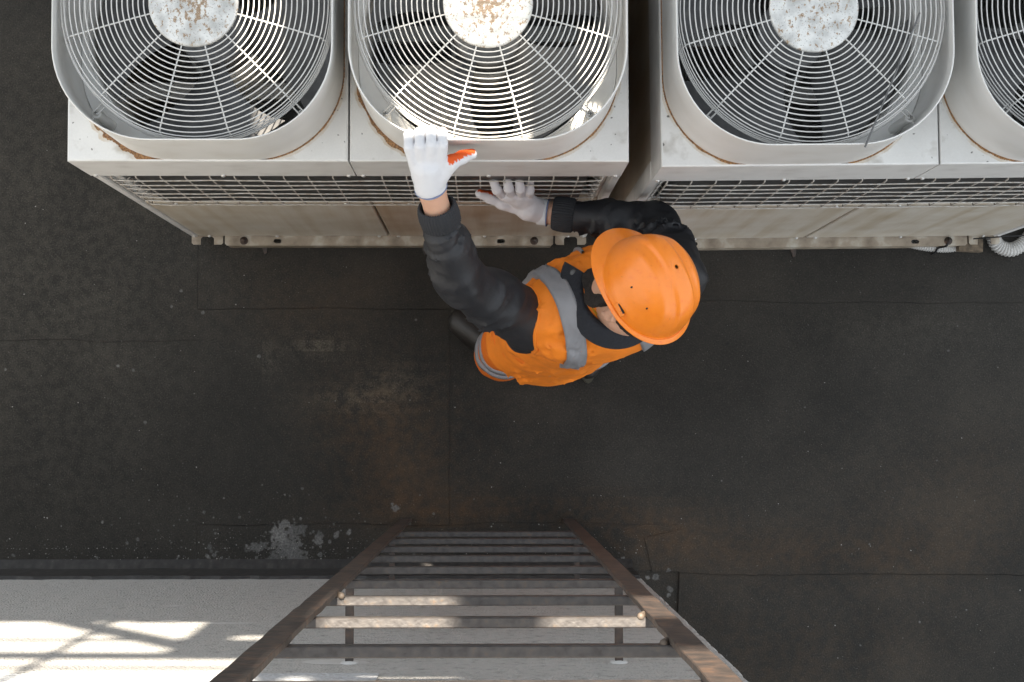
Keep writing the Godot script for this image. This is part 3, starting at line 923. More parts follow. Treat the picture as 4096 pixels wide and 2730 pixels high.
func make_unit(label: String, variant: int) -> Node3D:
	var un := thing("condensing_unit", label, "condenser", Vector3.ZERO, "condensing units on the roof")
	var W2 := UNIT_W * 0.5
	# front lower panels (left one, right one)
	var gap := 0.004
	part("lower_panel", front_panel(-W2 + 0.022, -gap, 0.094, 0.915, -0.004), M.lower[variant * 2], un)
	part("lower_panel", front_panel(gap, W2 - 0.022, 0.094, 0.915, -0.004), M.lower[variant * 2 + 1], un)
	part("center_channel", box_mesh(Vector3(-0.02, 0.09, -0.05), Vector3(0.02, 0.93, -0.026)), M.inner, un)
	# ledge behind the mesh above the panels
	part("panel_ledge", box_mesh(Vector3(-W2 + 0.024, 0.905, -0.034), Vector3(W2 - 0.024, 0.9145, -0.025), 0.001), M.sheet, un)
	# corner posts
	for s in [-1.0, 1.0]:
		part("corner_post", box_mesh(Vector3(s * W2 - (0.0 if s < 0 else 0.021), 0.06, -0.05), Vector3(s * W2 + (0.021 if s < 0 else 0.0), 1.436, -0.002), 0.003), M.sheet, un)
		part("mesh_stile", box_mesh(Vector3(s * W2 - (-0.0215 if s < 0 else 0.040), 0.916, -0.05), Vector3(s * W2 + (0.040 if s < 0 else -0.0215), 1.436, -0.02), 0.002), M.sheet, un)
		# side panels
		var sp := MB.new()
		var x: float = s * (W2 - 0.003)
		var A := Vector3(x, 0.06, -0.77); var B := Vector3(x, 0.06, -0.05); var C := Vector3(x, 1.436, -0.05); var D := Vector3(x, 1.436, -0.77)
		var U := [Vector2(0, 1), Vector2(1, 1), Vector2(1, 0), Vector2(0, 0)]
		if s < 0: sp.quad(A, B, C, D, U[0], U[1], U[2], U[3])
		else: sp.quad(B, A, D, C, U[1], U[0], U[3], U[2])
		var t := Vector3(-s * 0.015, 0, 0)
		if s < 0: sp.quad(B + t, A + t, D + t, C + t)
		else: sp.quad(A + t, B + t, C + t, D + t)
		part("side_panel", sp.mesh(), M.side, un)
	part("back_panel", box_mesh(Vector3(-W2 + 0.02, 0.06, -0.77), Vector3(W2 - 0.02, 1.436, -0.752)), M.sheet, un)
	part("base_pan", box_mesh(Vector3(-W2 + 0.004, 0.055, -0.766), Vector3(W2 - 0.004, 0.092, -0.026)), M.rail, un)
	# coil behind the mesh and the dark inside
	part("heat_exchanger", box_mesh(Vector3(-W2 + 0.075, 0.930, -0.06), Vector3(W2 - 0.075, 1.45, -0.0065), 0.003), M.coil, un)
	part("heat_exchanger", box_mesh(Vector3(-W2 + 0.02, 0.6, -0.75), Vector3(W2 - 0.02, 1.40, -0.70), 0.004), M.coil, un)
	part("inner_partition", box_mesh(Vector3(-0.01, 0.3, -0.70), Vector3(0.01, 1.42, -0.11)), M.inner, un)
	part("inner_floor", box_mesh(Vector3(-W2 + 0.02, 0.45, -0.75), Vector3(W2 - 0.02, 0.5, -0.03)), M.inner, un)
	# motor bearers under the fans
	for k in 2:
		for dz in [-0.07, 0.07]:
			part("motor_bearer", box_mesh(Vector3(cx_mod(k) - 0.30, 1.30, -0.292 + dz - 0.02), Vector3(cx_mod(k) + 0.30, 1.33, -0.292 + dz + 0.02)), M.inner, un)
	# front wire mesh
	var wg := Node3D.new(); wg.name = "coil_mesh"; un.add_child(wg, true)
	var mx := W2 - 0.036
	for i in 7:
		var y := 1.385 - i * 0.0755
		var sag := noise(200 + i + variant * 20, 2.5, 2)
		var pts := [Vector3(-mx + 0.018, y, -0.030), Vector3(-mx - 0.001, y, -0.012), Vector3(-mx + 0.006, y, 0.0025)]
		for j in range(1, 20): pts.append(Vector3(lerpf(-mx, mx, j / 20.0), y + 0.003 * sag.get_noise_1d(j * 0.12), 0.0045 + 0.002 * sag.get_noise_1d(j * 0.1 + 9)))
		pts.append_array([Vector3(mx - 0.006, y, 0.0025), Vector3(mx + 0.001, y, -0.012), Vector3(mx - 0.018, y, -0.030)])
		part("mesh_wire", tube_mesh(pts, 0.0019, 6), M.mesh_wire, wg)
	for j in 21:
		var x := -mx + 0.006 + j * (2.0 * mx - 0.012) / 20.0
		if j == 10: continue
		var pts := [Vector3(x, 1.440, -0.045), Vector3(x, 1.425, -0.018), Vector3(x, 1.408, -0.0005), Vector3(x, 1.39, 0.0008), Vector3(x, 1.15, 0.0012), Vector3(x, 0.925, 0.0008), Vector3(x, 0.918, -0.008), Vector3(x, 0.917, -0.045)]
		part("mesh_wire", tube_mesh(pts, 0.0018, 6), M.mesh_wire, wg)
	# base rail: a flange standing out at the foot, with bolt and slots, and a notched foot at each end
	var mb := MB.new()
	var fy := 0.088
	var f0 := -W2 + 0.105; var f1 := W2 - 0.105
	var xs := [f0, f0 + 0.13, f0 + 0.20, f1 - 0.20, f1 - 0.13, f1]
	for i in 5:
		if i == 1 or i == 3:
			var c := Vector2((xs[i] + xs[i + 1]) * 0.5, 0.012)
			var hole := []
			for q in 24:
				var a := TAU * (q + 0.5) / 24
				hole.append(c + Vector2(cos(a) * 0.0065 + signf(cos(a)) * 0.006, sin(a) * 0.0065))
			ring_plate(mb, Vector2(xs[i], -0.03), Vector2(xs[i + 1], 0.026), hole, fy, 0.004, Vector2(-W2, 0.06), Vector2(UNIT_W, -0.1))
		else:
			slab(mb, PackedVector2Array([Vector2(xs[i], -0.03), Vector2(xs[i + 1], -0.03), Vector2(xs[i + 1], 0.026 - (0.006 if i == 4 else 0.0)), Vector2(xs[i + 1] - (0.006 if i == 4 else 0.0), 0.026), Vector2(xs[i] + (0.006 if i == 0 else 0.0), 0.026), Vector2(xs[i], 0.026 - (0.006 if i == 0 else 0.0))]), fy - 0.004, fy)
	cbox(mb, Vector3(f0 + 0.006, 0.016, 0.022), Vector3(f1 - 0.006, fy - 0.005, 0.025), 0.001)
	cbox(mb, Vector3(f0 + 0.006, 0.012, -0.05), Vector3(f1 - 0.006, 0.016, 0.025), 0.001)
	for i in mb.uv.size(): mb.uv[i] = Vector2(mb.v[i].x / 0.6, 0.3 + mb.v[i].z * 1.5)
	var rail := part("base_rail", mb.mesh(), M.rail, un)
	for s in [-1.0, 1.0]:
		var bx: float = s * (W2 - 0.165)
		var bolt := MB.new()
		lathe(bolt, [Vector2(0.013, fy), Vector2(0.013, fy + 0.002), Vector2(0.009, fy + 0.0025), Vector2(0.009, fy + 0.010), Vector2(0.005, fy + 0.0115), Vector2(0.005, fy + 0.022), Vector2(0, fy + 0.023)], Vector3(bx, 0, 0.011), 12)
		part("bolt", bolt.mesh(), M.rust, rail)
		# foot
		var fx: float = s * (W2 - 0.05)
		var ft := MB.new()
		var z1 := 0.023
		slab(ft, PackedVector2Array([Vector2(fx - 0.049, -0.03), Vector2(fx + 0.049, -0.03), Vector2(fx + 0.049, z1 - 0.005), Vector2(fx + 0.044, z1), Vector2(fx + 0.021, z1), Vector2(fx + 0.021, 0.004), Vector2(fx + 0.015, -0.002), Vector2(fx - 0.015, -0.002), Vector2(fx - 0.021, 0.004), Vector2(fx - 0.021, z1), Vector2(fx - 0.044, z1), Vector2(fx - 0.049, z1 - 0.005)]), fy - 0.004, fy)
		cbox(ft, Vector3(fx - 0.044, 0.0, -0.05), Vector3(fx + 0.044, fy - 0.005, -0.02), 0.002)
		for i in ft.uv.size(): ft.uv[i] = Vector2(ft.v[i].x / 0.6, 0.3 + ft.v[i].z * 1.5)
		part("foot_bracket", ft.mesh(), M.rail, un)
	# screws
	var sc := lathe_mesh([Vector2(0.0058, -0.001), Vector2(0.0054, 0.002), Vector2(0.003, 0.0034), Vector2(0, 0.0036)], 10, Basis(Vector3.RIGHT, PI / 2))
	for x in [-W2 + 0.10, -0.07, 0.10, W2 - 0.10]: part("screw", sc, M.screw, un, Vector3(x, 0.897, -0.003))
	for x in [-W2 + 0.012, -W2 + 0.06, -0.35, -0.03, 0.03, 0.3, W2 - 0.06, W2 - 0.012]: part("screw", sc, M.screw, un, Vector3(x, 0.108, -0.0015))
	for x in [-W2 + 0.015, -0.31, -0.017, 0.017, 0.31, W2 - 0.015]: part("screw", sc, M.screw, un, Vector3(x, 1.446, 0.001))
	for k in 2: make_fan_parts(cx_mod(k) + [[0.010, -0.0035], [-0.014, -0.014]][variant][k], variant * 2 + k, un)
	return un

func build_units():
	var a := make_unit("off-white condensing unit whose collar the technician's raised hand grips", 0)
	a.position = Vector3(-0.30045, 0, -0.5615)
	a.rotation.y = 0.0012
	var b := make_unit("off-white condensing unit with corrugated hoses under its base rail", 1)
	b.position = Vector3(1.0120, 0, -0.5585)
	b.rotation.y = 0.0125
	# light stray scraps at the meeting of covers: a hinge tab between the two modules of the first unit
	part("hinge_tab", box_mesh(Vector3(-0.004, 1.56, -0.07), Vector3(0.002, 1.58, -0.035), 0.001), M.screw, a)

# =====================================================================
# ladder
# =====================================================================
func build_ladder():
	var l := thing("wall_ladder", "rusty steel ladder standing off the grey rendered wall", "ladder")
	var top := 4.1
	var zl := func(y): return 0.3315 - 0.0148 * y
	var xl := func(s, y): return s * 0.2755 + 0.0095 - 0.0049 * y
	for s in [-1.0, 1.0]:
		# flat bar with small dents
		var mb := MB.new()
		var n := noise(301 + int(s), 3.0, 3)
		var rows := []
		var hw := 0.0175; var hd := 0.005; var ch := 0.0012
		for i in 61:
			var y := top * i / 60.0 - 0.002
			var c := Vector3(xl.call(s, y) - s * hw + 0.0012 * n.get_noise_1d(y * 2.0), y, zl.call(y) + 0.0015 * n.get_noise_1d(y * 2.0 + 30))
			for q in [[-hw + ch, -hd], [hw - ch, -hd], [hw, -hd + ch], [hw, hd - ch], [hw - ch, hd], [-hw + ch, hd], [-hw, hd - ch], [-hw, -hd + ch]]:
				rows.append(c + Vector3(q[0], 0, q[1]))
		# flat shaded faces
		for i in 60:
			for k in 8:
				var j := (k + 1) % 8
				mb.quad(rows[i * 8 + j], rows[i * 8 + k], rows[(i + 1) * 8 + k], rows[(i + 1) * 8 + j])
		for k in range(1, 7): mb.tri3(rows[60 * 8], rows[60 * 8 + k], rows[60 * 8 + k + 1]) if false else mb.tri3(rows[60 * 8], rows[60 * 8 + k + 1], rows[60 * 8 + k])
		part("rail", mb.mesh(), M.rust, l)
		for hb in [0.46, 1.985, 3.55]:
			var z0: float = zl.call(hb) + 0.004
			var bx: float = s * 0.268
			part("wall_bracket", box_mesh(Vector3(bx - 0.008, hb - 0.004, z0), Vector3(bx + 0.008, hb + 0.012, 0.50), 0.001), M.rust, l)
			var lump := MB.new()
			lathe(lump, [Vector2(0.019, 0.0), Vector2(0.016, 0.004), Vector2(0.008, 0.006), Vector2(0, 0.0065)], Vector3(bx, hb + 0.003, 0.4915), 10, Basis(Vector3.RIGHT, -PI / 2))
			part("bracket_mortar", lump.mesh(), M.patch, l)
	for i in 11:
		var y := 0.565 + 0.3295 * i
		var mb := MB.new()
		var zc: float = zl.call(y) + 0.012
		var jog := rng.randf_range(-0.004, 0.004)
		var x0: float = xl.call(-1.0, y) + 0.006; var x1: float = xl.call(1.0, y) - 0.006
		cbox(mb, Vector3(x0, y - 0.011 + jog, zc - 0.0065), Vector3(x1, y + 0.011 + jog, zc + 0.0092), 0.0018)
		part("rung", mb.mesh(), M.rung, l)
	# weld beads on the right joints of two rungs
	for q in [[1.0, 2.872], [1.0, 3.20], [-1.0, 2.545]]:
		var wm := MB.new()
		for k in 4:
			var c := Vector3(xl.call(q[0], q[1]) - q[0] * (0.042 - 0.002 * k), q[1] + 0.008 - 0.006 * k, zl.call(q[1]) + 0.004)
			lathe(wm, [Vector2(0, -0.006), Vector2(0.0045, -0.003), Vector2(0.006, 0.0), Vector2(0.0045, 0.003), Vector2(0, 0.006)], c, 8)
		part("weld_bead", wm.mesh(), M.weld, l)

# =====================================================================
# hoses and odds and ends
# =====================================================================
func corrugated(pts: Array, rad: float, pitch := 0.0075) -> ArrayMesh:
	var cv := Curve3D.new()
	for i in pts.size():
		var t: Vector3 = (pts[mini(i + 1, pts.size() - 1)] - pts[maxi(i - 1, 0)]) / 6.0
		cv.add_point(pts[i], -t, t)
	cv.bake_interval = 0.002
	var L := cv.get_baked_length()
	var n := int(L / (pitch / 6.0))
	var P := []; var R := []
	for i in n + 1:
		var s := L * i / n
		P.append(cv.sample_baked(s, true)); R.append(rad + rad * 0.09 * cos(TAU * s / pitch))
	return tube_mesh(P, R, 14)

func build_conduits():
	var a := thing("corrugated_hose", "short grey corrugated hose strapped under the unit's base rail", "hose", Vector3.ZERO, "corrugated hoses at the unit foot")
	part("sleeve", corrugated([Vector3(1.20, 0.024, -0.60), Vector3(1.32, 0.024, -0.565), Vector3(1.42, 0.024, -0.543), Vector3(1.50, 0.024, -0.541), Vector3(1.56, 0.024, -0.565), Vector3(1.59, 0.026, -0.585)], 0.016), M.hose, a)
	var tie := MB.new()
	tube(tie, [Vector3(1.437, 0.008, -0.519), Vector3(1.441, 0.036, -0.521), Vector3(1.447, 0.046, -0.535), Vector3(1.462, 0.092, -0.5365), Vector3(1.470, 0.0925, -0.549)], 0.0035, 6)
	part("strap", tie.mesh(), M.tie, a)
	var b := thing("corrugated_hose", "thick grey corrugated hose looping out beside the notched foot bracket", "hose", Vector3.ZERO, "corrugated hoses at the unit foot")
	part("sleeve", corrugated([Vector3(1.615, 0.05, -0.63), Vector3(1.625, 0.04, -0.58), Vector3(1.645, 0.03, -0.545), Vector3(1.69, 0.028, -0.532), Vector3(1.735, 0.03, -0.560), Vector3(1.765, 0.034, -0.61), Vector3(1.80, 0.04, -0.72)], 0.022, 0.009), M.hose, b)
	var w := thing("wooden_wedge", "small brown timber wedge under the end of the base rail", "wedge")
	var mb := MB.new()
	slab(mb, PackedVector2Array([Vector2(1.505, -0.60), Vector2(1.585, -0.60), Vector2(1.583, -0.520), Vector2(1.507, -0.524)]), 0.04, 0.075)
	cbox(mb, Vector3(1.51, -0.004, -0.598), Vector3(1.58, 0.04, -0.556), 0.003)
	part("block", mb.mesh(), M.wood, w)
	# a second lead running along the panel foot
	var c := thing("thin_cable", "thin grey cable drooping along the panel beside the hose loop", "cable")
	var cv := []
	for i in 24:
		var t := i / 23.0
		cv.append(Vector3(lerpf(1.545, 1.92, t), 0.098 + 0.085 * sin(minf(t * 2.4, 1.0) * PI * 0.5) + 0.004, -0.552 - 0.0125 * (lerpf(1.545, 1.92, t) - 1.02)))
	part("lead", tube_mesh(cv, 0.0022, 6), M.tie, c)

func build_small_things():
	var rod := thing("thin_rod", "thin dark rod lying across a fan guard to the collar's front lip", "rod")
	part("shaft", tube_mesh([Vector3(0.902, 1.921, -0.835), Vector3(0.842, 1.9235, -0.69), Vector3(0.7835, 1.9285, -0.553)], 0.0020, 6), smat(lin(0.10, 0.10, 0.10), 0.5), rod)
	# rusty steel shims sticking out below the rails
	var i := 0
	for q in [[-0.71, "small rusty shim poking out under the rail below the unit's left panel", -0.548], [-0.20, "small bent rusty shim poking out under the rail by the panel joint", -0.546], [0.985, "small dark rusty shim poking out under the right unit's base rail", -0.540]]:
		var s := thing("rail_shim", q[1], "shim", Vector3(q[0], 0, q[2]), "shims under the base rails")
		var mb := MB.new()
		slab(mb, PackedVector2Array([Vector2(-0.02, -0.04), Vector2(0.02, -0.04), Vector2(0.014, 0.028), Vector2(0.006, 0.032)]), 0.0, 0.008)
		part("plate", mb.mesh(), M.rust, s)
		i += 1
	# loose stones and flakes large enough to see
	var r2 := RandomNumberGenerator.new(); r2.seed = 99
	var fl := MultiMeshInstance3D.new(); fl.name = "grit"
	var mm := MultiMesh.new(); mm.transform_format = MultiMesh.TRANSFORM_3D
	var st := MB.new()
	lathe(st, [Vector2(0.0, 0.0), Vector2(0.9, 0.15), Vector2(1.0, 0.45), Vector2(0.6, 0.8), Vector2(0, 0.95)], Vector3.ZERO, 6)
	mm.mesh = st.mesh(); mm.instance_count = 900
	for k in 900:
		var p := Vector3(r2.randf_range(-1.9, 1.9), 0.001, r2.randf_range(-1.5, 1.1))
		if k < 260: p = Vector3(r2.randf_range(-1.9, 0.5), 0.001, 0.46 - absf(r2.randfn(0, 0.05)))
		if p.x < 0.52 and p.z > 0.47: p.z = 0.42
		var s := 0.0009 + 0.0018 * pow(r2.randf(), 3.0)
		mm.set_instance_transform(k, Transform3D(Basis(Vector3.UP, r2.randf() * TAU) * Basis.from_scale(Vector3(s, s * 0.8, s * r2.randf_range(0.6, 1.2))), p))
	fl.multimesh = mm; fl.material_override = smat(lin(0.22, 0.21, 0.195), 0.9)
	fl.set_meta("kind", "stuff"); fl.set_meta("label", "fine pale grit scattered over the dark roofing felt"); fl.set_meta("category", "grit")
	add_child(fl)

# =====================================================================
# person: distance fields meshed as surface nets
# =====================================================================
class Field:
	var A := PackedVector3Array(); var AB := PackedVector3Array()
	var RA := PackedFloat32Array(); var DR := PackedFloat32Array(); var IL := PackedFloat32Array()
	var SC := PackedFloat32Array(); var BS := []; var an := PackedByteArray()
	var BR := PackedFloat32Array(); var Bw := PackedVector3Array()
	var k := 0.02
	var nz: FastNoiseLite = null
	var nb := Basis.IDENTITY
	var amp := 0.0
	var ridged := false
	var mz: FastNoiseLite = null
	var calm := Vector3(0, -99, 0)
	var calm_r := 0.12
	func cap(a: Vector3, b: Vector3, ra: float, rb := -1.0):
		if rb < 0: rb = ra
		A.append(a); AB.append(b - a); RA.append(ra); DR.append(rb - ra)
		IL.append(1.0 / maxf((b - a).length_squared(), 1e-12)); SC.append(1.0); BS.append(null); an.append(0)
		BR.append(maxf(ra, rb)); Bw.append(b)
	# squashed capsule: frame gives local axes, s the half-axis factors along them
	func oval(a: Vector3, b: Vector3, ra: float, rb: float, frame: Basis, s: Vector3):
		var inv := Basis.from_scale(Vector3(1.0 / s.x, 1.0 / s.y, 1.0 / s.z)) * frame.transposed()
		A.append(a); var ab := inv * (b - a); AB.append(ab); RA.append(ra); DR.append(rb - ra)
		IL.append(1.0 / maxf(ab.length_squared(), 1e-12)); SC.append(minf(s.x, minf(s.y, s.z))); BS.append(inv); an.append(1)
		BR.append(maxf(ra, rb) * maxf(s.x, maxf(s.y, s.z))); Bw.append(b)
	func one(i: int, p: Vector3) -> float:
		var q := p - A[i]
		if an[i] == 1: q = BS[i] * q
		var t := clampf(q.dot(AB[i]) * IL[i], 0.0, 1.0)
		return ((q - AB[i] * t).length() - RA[i] - DR[i] * t) * SC[i]
	func ev(p: Vector3, list: PackedInt32Array) -> float:
		var d := 1e3
		for i in list:
			var q := p - A[i]
			if an[i] == 1: q = BS[i] * q
			var ab := AB[i]
			var t := clampf(q.dot(ab) * IL[i], 0.0, 1.0)
			var di := ((q - ab * t).length() - RA[i] - DR[i] * t) * SC[i]
			var h := k - absf(d - di)
			d = minf(d, di)
			if h > 0.0: d -= h * h * 0.25 / k
		if amp > 0.0 and absf(d) < 0.05:
			var v := nz.get_noise_3dv(nb * p)
			if ridged: v = 0.75 - 2.4 * sqrt(absf(v) + 0.002) + 0.28 * (0.6 - 2.0 * sqrt(absf(nz.get_noise_3dv(nb * p * 2.1 + Vector3(7, 3, 1))) + 0.004))
			if mz: v *= clampf(0.5 + 1.5 * mz.get_noise_3dv(p), 0.08, 1.2)
			d -= amp * v * smoothstep(0.35, 1.0, p.distance_to(calm) / calm_r)
		return d
	func all() -> PackedInt32Array:
		var l := PackedInt32Array()
		for i in A.size(): l.append(i)
		return l
	func grad(p: Vector3, l: PackedInt32Array) -> Vector3:
		var e := 0.003
		return Vector3(ev(p + Vector3(e, 0, 0), l) - ev(p - Vector3(e, 0, 0), l), ev(p + Vector3(0, e, 0), l) - ev(p - Vector3(0, e, 0), l), ev(p + Vector3(0, 0, e), l) - ev(p - Vector3(0, 0, e), l)).normalized()
	func drop(p: Vector3, l: PackedInt32Array) -> Vector3:
		for i in 6:
			var d := ev(p, l)
			if absf(d) < 0.0002: break
			p -= grad(p, l) * d * 0.9
		return p

func nets(f: Field, cell: float, mb: MB):
	var lo := Vector3.ONE * 1e9; var hi := -lo
	for i in f.A.size():
		var rr := Vector3.ONE * (f.BR[i] + f.amp + cell * 2.0 + 0.004)
		lo = lo.min(f.A[i] - rr).min(f.Bw[i] - rr); hi = hi.max(f.A[i] + rr).max(f.Bw[i] + rr)
	var S := 6
	var nb := Vector3i(((hi - lo) / (cell * S)).ceil())
	var NY := nb.y * S + 2; var NZ := nb.z * S + 2
	var brick := cell * S
	var rad := brick * 0.87
	var vid := {}
	var edges := PackedInt32Array()
	var base := mb.v.size()
	var vv := PackedVector3Array()
	var all := f.all()
	var T := S + 1
	var g := PackedFloat32Array(); g.resize(T * T * T)
	for bx in nb.x:
		for by in nb.y:
			for bz in nb.z:
				var o := lo + Vector3(bx, by, bz) * brick
				var c := o + Vector3.ONE * brick * 0.5
				var list := PackedInt32Array()
				var mn := 1e9
				for i in all:
					var q := f.one(i, c)
					mn = minf(mn, q)
					if q < rad + f.k + f.amp: list.append(i)
				if list.is_empty() or mn > rad + f.k * 0.5 + f.amp: continue
				if mn < -rad - f.amp: continue
				var w := 0
				var pos := false; var neg := false
				for x in T:
					for y in T:
						for z in T:
							var d := f.ev(o + Vector3(x, y, z) * cell, list)
							g[w] = d; w += 1
							if d < 0.0: neg = true
							else: pos = true
				if not (pos and neg): continue
				for x in S:
					for y in S:
						for z in S:
							var i0 := (x * T + y) * T + z
							var d0 := g[i0]; var dx := g[i0 + T * T]; var dy := g[i0 + T]; var dz := g[i0 + 1]
							var dxy := g[i0 + T * T + T]; var dxz := g[i0 + T * T + 1]; var dyz := g[i0 + T + 1]; var dxyz := g[i0 + T * T + T + 1]
							var s := int(d0 < 0) + int(dx < 0) + int(dy < 0) + int(dz < 0) + int(dxy < 0) + int(dxz < 0) + int(dyz < 0) + int(dxyz < 0)
							if s == 0 or s == 8: continue
							var key := ((bx * S + x) * NY + by * S + y) * NZ + bz * S + z
							var sum := Vector3.ZERO; var cnt := 0
							if (d0 < 0) != (dx < 0): sum += Vector3(d0 / (d0 - dx), 0, 0); cnt += 1
							if (dy < 0) != (dxy < 0): sum += Vector3(dy / (dy - dxy), 1, 0); cnt += 1
							if (dz < 0) != (dxz < 0): sum += Vector3(dz / (dz - dxz), 0, 1); cnt += 1
							if (dyz < 0) != (dxyz < 0): sum += Vector3(dyz / (dyz - dxyz), 1, 1); cnt += 1
							if (d0 < 0) != (dy < 0): sum += Vector3(0, d0 / (d0 - dy), 0); cnt += 1
							if (dx < 0) != (dxy < 0): sum += Vector3(1, dx / (dx - dxy), 0); cnt += 1
							if (dz < 0) != (dyz < 0): sum += Vector3(0, dz / (dz - dyz), 1); cnt += 1
							if (dxz < 0) != (dxyz < 0): sum += Vector3(1, dxz / (dxz - dxyz), 1); cnt += 1
							if (d0 < 0) != (dz < 0): sum += Vector3(0, 0, d0 / (d0 - dz)); cnt += 1
							if (dx < 0) != (dxz < 0): sum += Vector3(1, 0, dx / (dx - dxz)); cnt += 1
							if (dy < 0) != (dyz < 0): sum += Vector3(0, 1, dy / (dy - dyz)); cnt += 1
							if (dxy < 0) != (dxyz < 0): sum += Vector3(1, 1, dxy / (dxy - dxyz)); cnt += 1
							vid[key] = vv.size()
							vv.append(o + (Vector3(x, y, z) + sum / cnt) * cell)
							if (d0 < 0) != (dx < 0): edges.append(key); edges.append(0 if d0 < 0 else 1)
							if (d0 < 0) != (dy < 0): edges.append(key); edges.append(2 if d0 < 0 else 3)
							if (d0 < 0) != (dz < 0): edges.append(key); edges.append(4 if d0 < 0 else 5)
	var SX := NY * NZ; var SY := NZ
	var nn := PackedVector3Array(); nn.resize(vv.size())
	for e in range(0, edges.size(), 2):
		var key := edges[e]; var t := edges[e + 1]
		var s1 := SY if t < 2 else (1 if t < 4 else SX)
		var s2 := 1 if t < 2 else (SX if t < 4 else SY)
		if not (vid.has(key - s1) and vid.has(key - s2) and vid.has(key - s1 - s2)): continue
		var a: int = vid[key - s1 - s2]; var b: int = vid[key - s2]; var c: int = vid[key]; var d: int = vid[key - s1]
		if t % 2 == 1:
			var q := b; b = d; d = q
		# a b c d counter-clockwise from outside
		var n1 := (vv[b] - vv[a]).cross(vv[c] - vv[a]); var n2 := (vv[c] - vv[a]).cross(vv[d] - vv[a])
		nn[a] += n1 + n2; nn[b] += n1; nn[c] += n1 + n2; nn[d] += n2
		mb.ix.append_array([base + a, base + c, base + b, base + a, base + d, base + c])
	for i in vv.size():
		mb.v.append(vv[i]); mb.n.append(nn[i].normalized()); mb.uv.append(Vector2(vv[i].x, vv[i].z))

# a tape laid on a field's surface along a path
func tape(f: Field, path: Array, width: float, lift: float, closed := false, nw := 6, step := 0.007) -> ArrayMesh:
	var cv := Curve3D.new()
	var n := path.size()
	for i in n + (1 if closed else 0):
		var p: Vector3 = path[i % n]
		var t: Vector3
		if closed: t = (path[(i + 1) % n] - path[(i - 1 + n) % n]) / 6.0
		else: t = (path[mini(i + 1, n - 1)] - path[maxi(i - 1, 0)]) / 6.0
		cv.add_point(p, -t, t)
	var L := cv.get_baked_length(); var m := maxi(4, int(L / step))
	var l := f.all()
	var mid := []
	var amp := f.amp
	f.amp = 0.0
	for i in m + 1: mid.append(f.drop(cv.sample_baked(L * i / m, true), l))
	var nrs := []; var sds := []
	for i in m + 1:
		var t: Vector3 = (mid[mini(i + 3, m)] - mid[maxi(i - 3, 0)]).normalized()
		var nr := f.grad(mid[i], l)
		nrs.append(nr); sds.append(t.cross(nr).normalized())
	for pass_ in 10:
		var a2 := nrs.duplicate(); var b2 := sds.duplicate(); var c2 := mid.duplicate()
		for i in range(1, m):
			nrs[i] = (a2[i - 1] + a2[i] + a2[i + 1]).normalized(); sds[i] = (b2[i - 1] + b2[i] + b2[i + 1]).normalized(); mid[i] = (c2[i - 1] + c2[i] * 2.0 + c2[i + 1]) * 0.25
	f.amp = amp * 0.4
	var rows := []
	for i in m + 1:
		var nr: Vector3 = nrs[i]
		for j in nw + 1:
			var o: Vector3 = mid[i] + sds[i] * width * (j / float(nw) - 0.5)
			# come down on the cloth from outside
			var t := 0.05
			while t > -0.05:
				var d := f.ev(o + nr * t, l)
				if d < 0.0008: break
				t -= maxf(d * 0.6, 0.0008)
			var q := o + nr * t
			if j == 0: rows.append(q - nr * 0.004)
			rows.append(q + nr * lift)
			if j == nw: rows.append(q - nr * 0.004)
	f.amp = amp
	var mb := MB.new()
	mb.grid(rows, nw + 3, false, 1.0)
	# make sure normals point outward
	var c := 0.0
	for i in range(0, mb.v.size(), 7): c += mb.n[i].dot(f.grad(mb.v[i], l))
	if c < 0:
		for i in mb.n.size(): mb.n[i] = -mb.n[i]
		for i in range(0, mb.ix.size(), 3):
			var q := mb.ix[i]; mb.ix[i] = mb.ix[i + 1]; mb.ix[i + 1] = q
	return mb.mesh()

func folds(seed_: int, f: Field, freq: Vector3, frame: Basis, amp: float):
	f.nz = noise(seed_, 1.0, 2)
	f.nz.domain_warp_enabled = true; f.nz.domain_warp_amplitude = 0.7; f.nz.domain_warp_frequency = 0.5; f.nz.domain_warp_fractal_octaves = 2
	f.nb = Basis.from_scale(freq) * frame.transposed()
	f.amp = amp; f.ridged = true
	f.mz = noise(seed_ + 50, 5.0, 2)

func cloth(col: Color, rough: float, seed_: int, cm: float, per_m := 6.0) -> StandardMaterial3D:
	var m := smat(Color.WHITE, rough)
	var a := col.srgb_to_linear()
	m.albedo_texture = ramp_tex(seed_, 0.02, [[0.0, (a * 0.86).linear_to_srgb()], [1.0, (a * 1.12).linear_to_srgb()]], 256, 5)
	tri(m, per_m * 0.5, false)
	bump(m, height_tex(seed_ + 1, 0.16, 256, 3), cm)
	return m

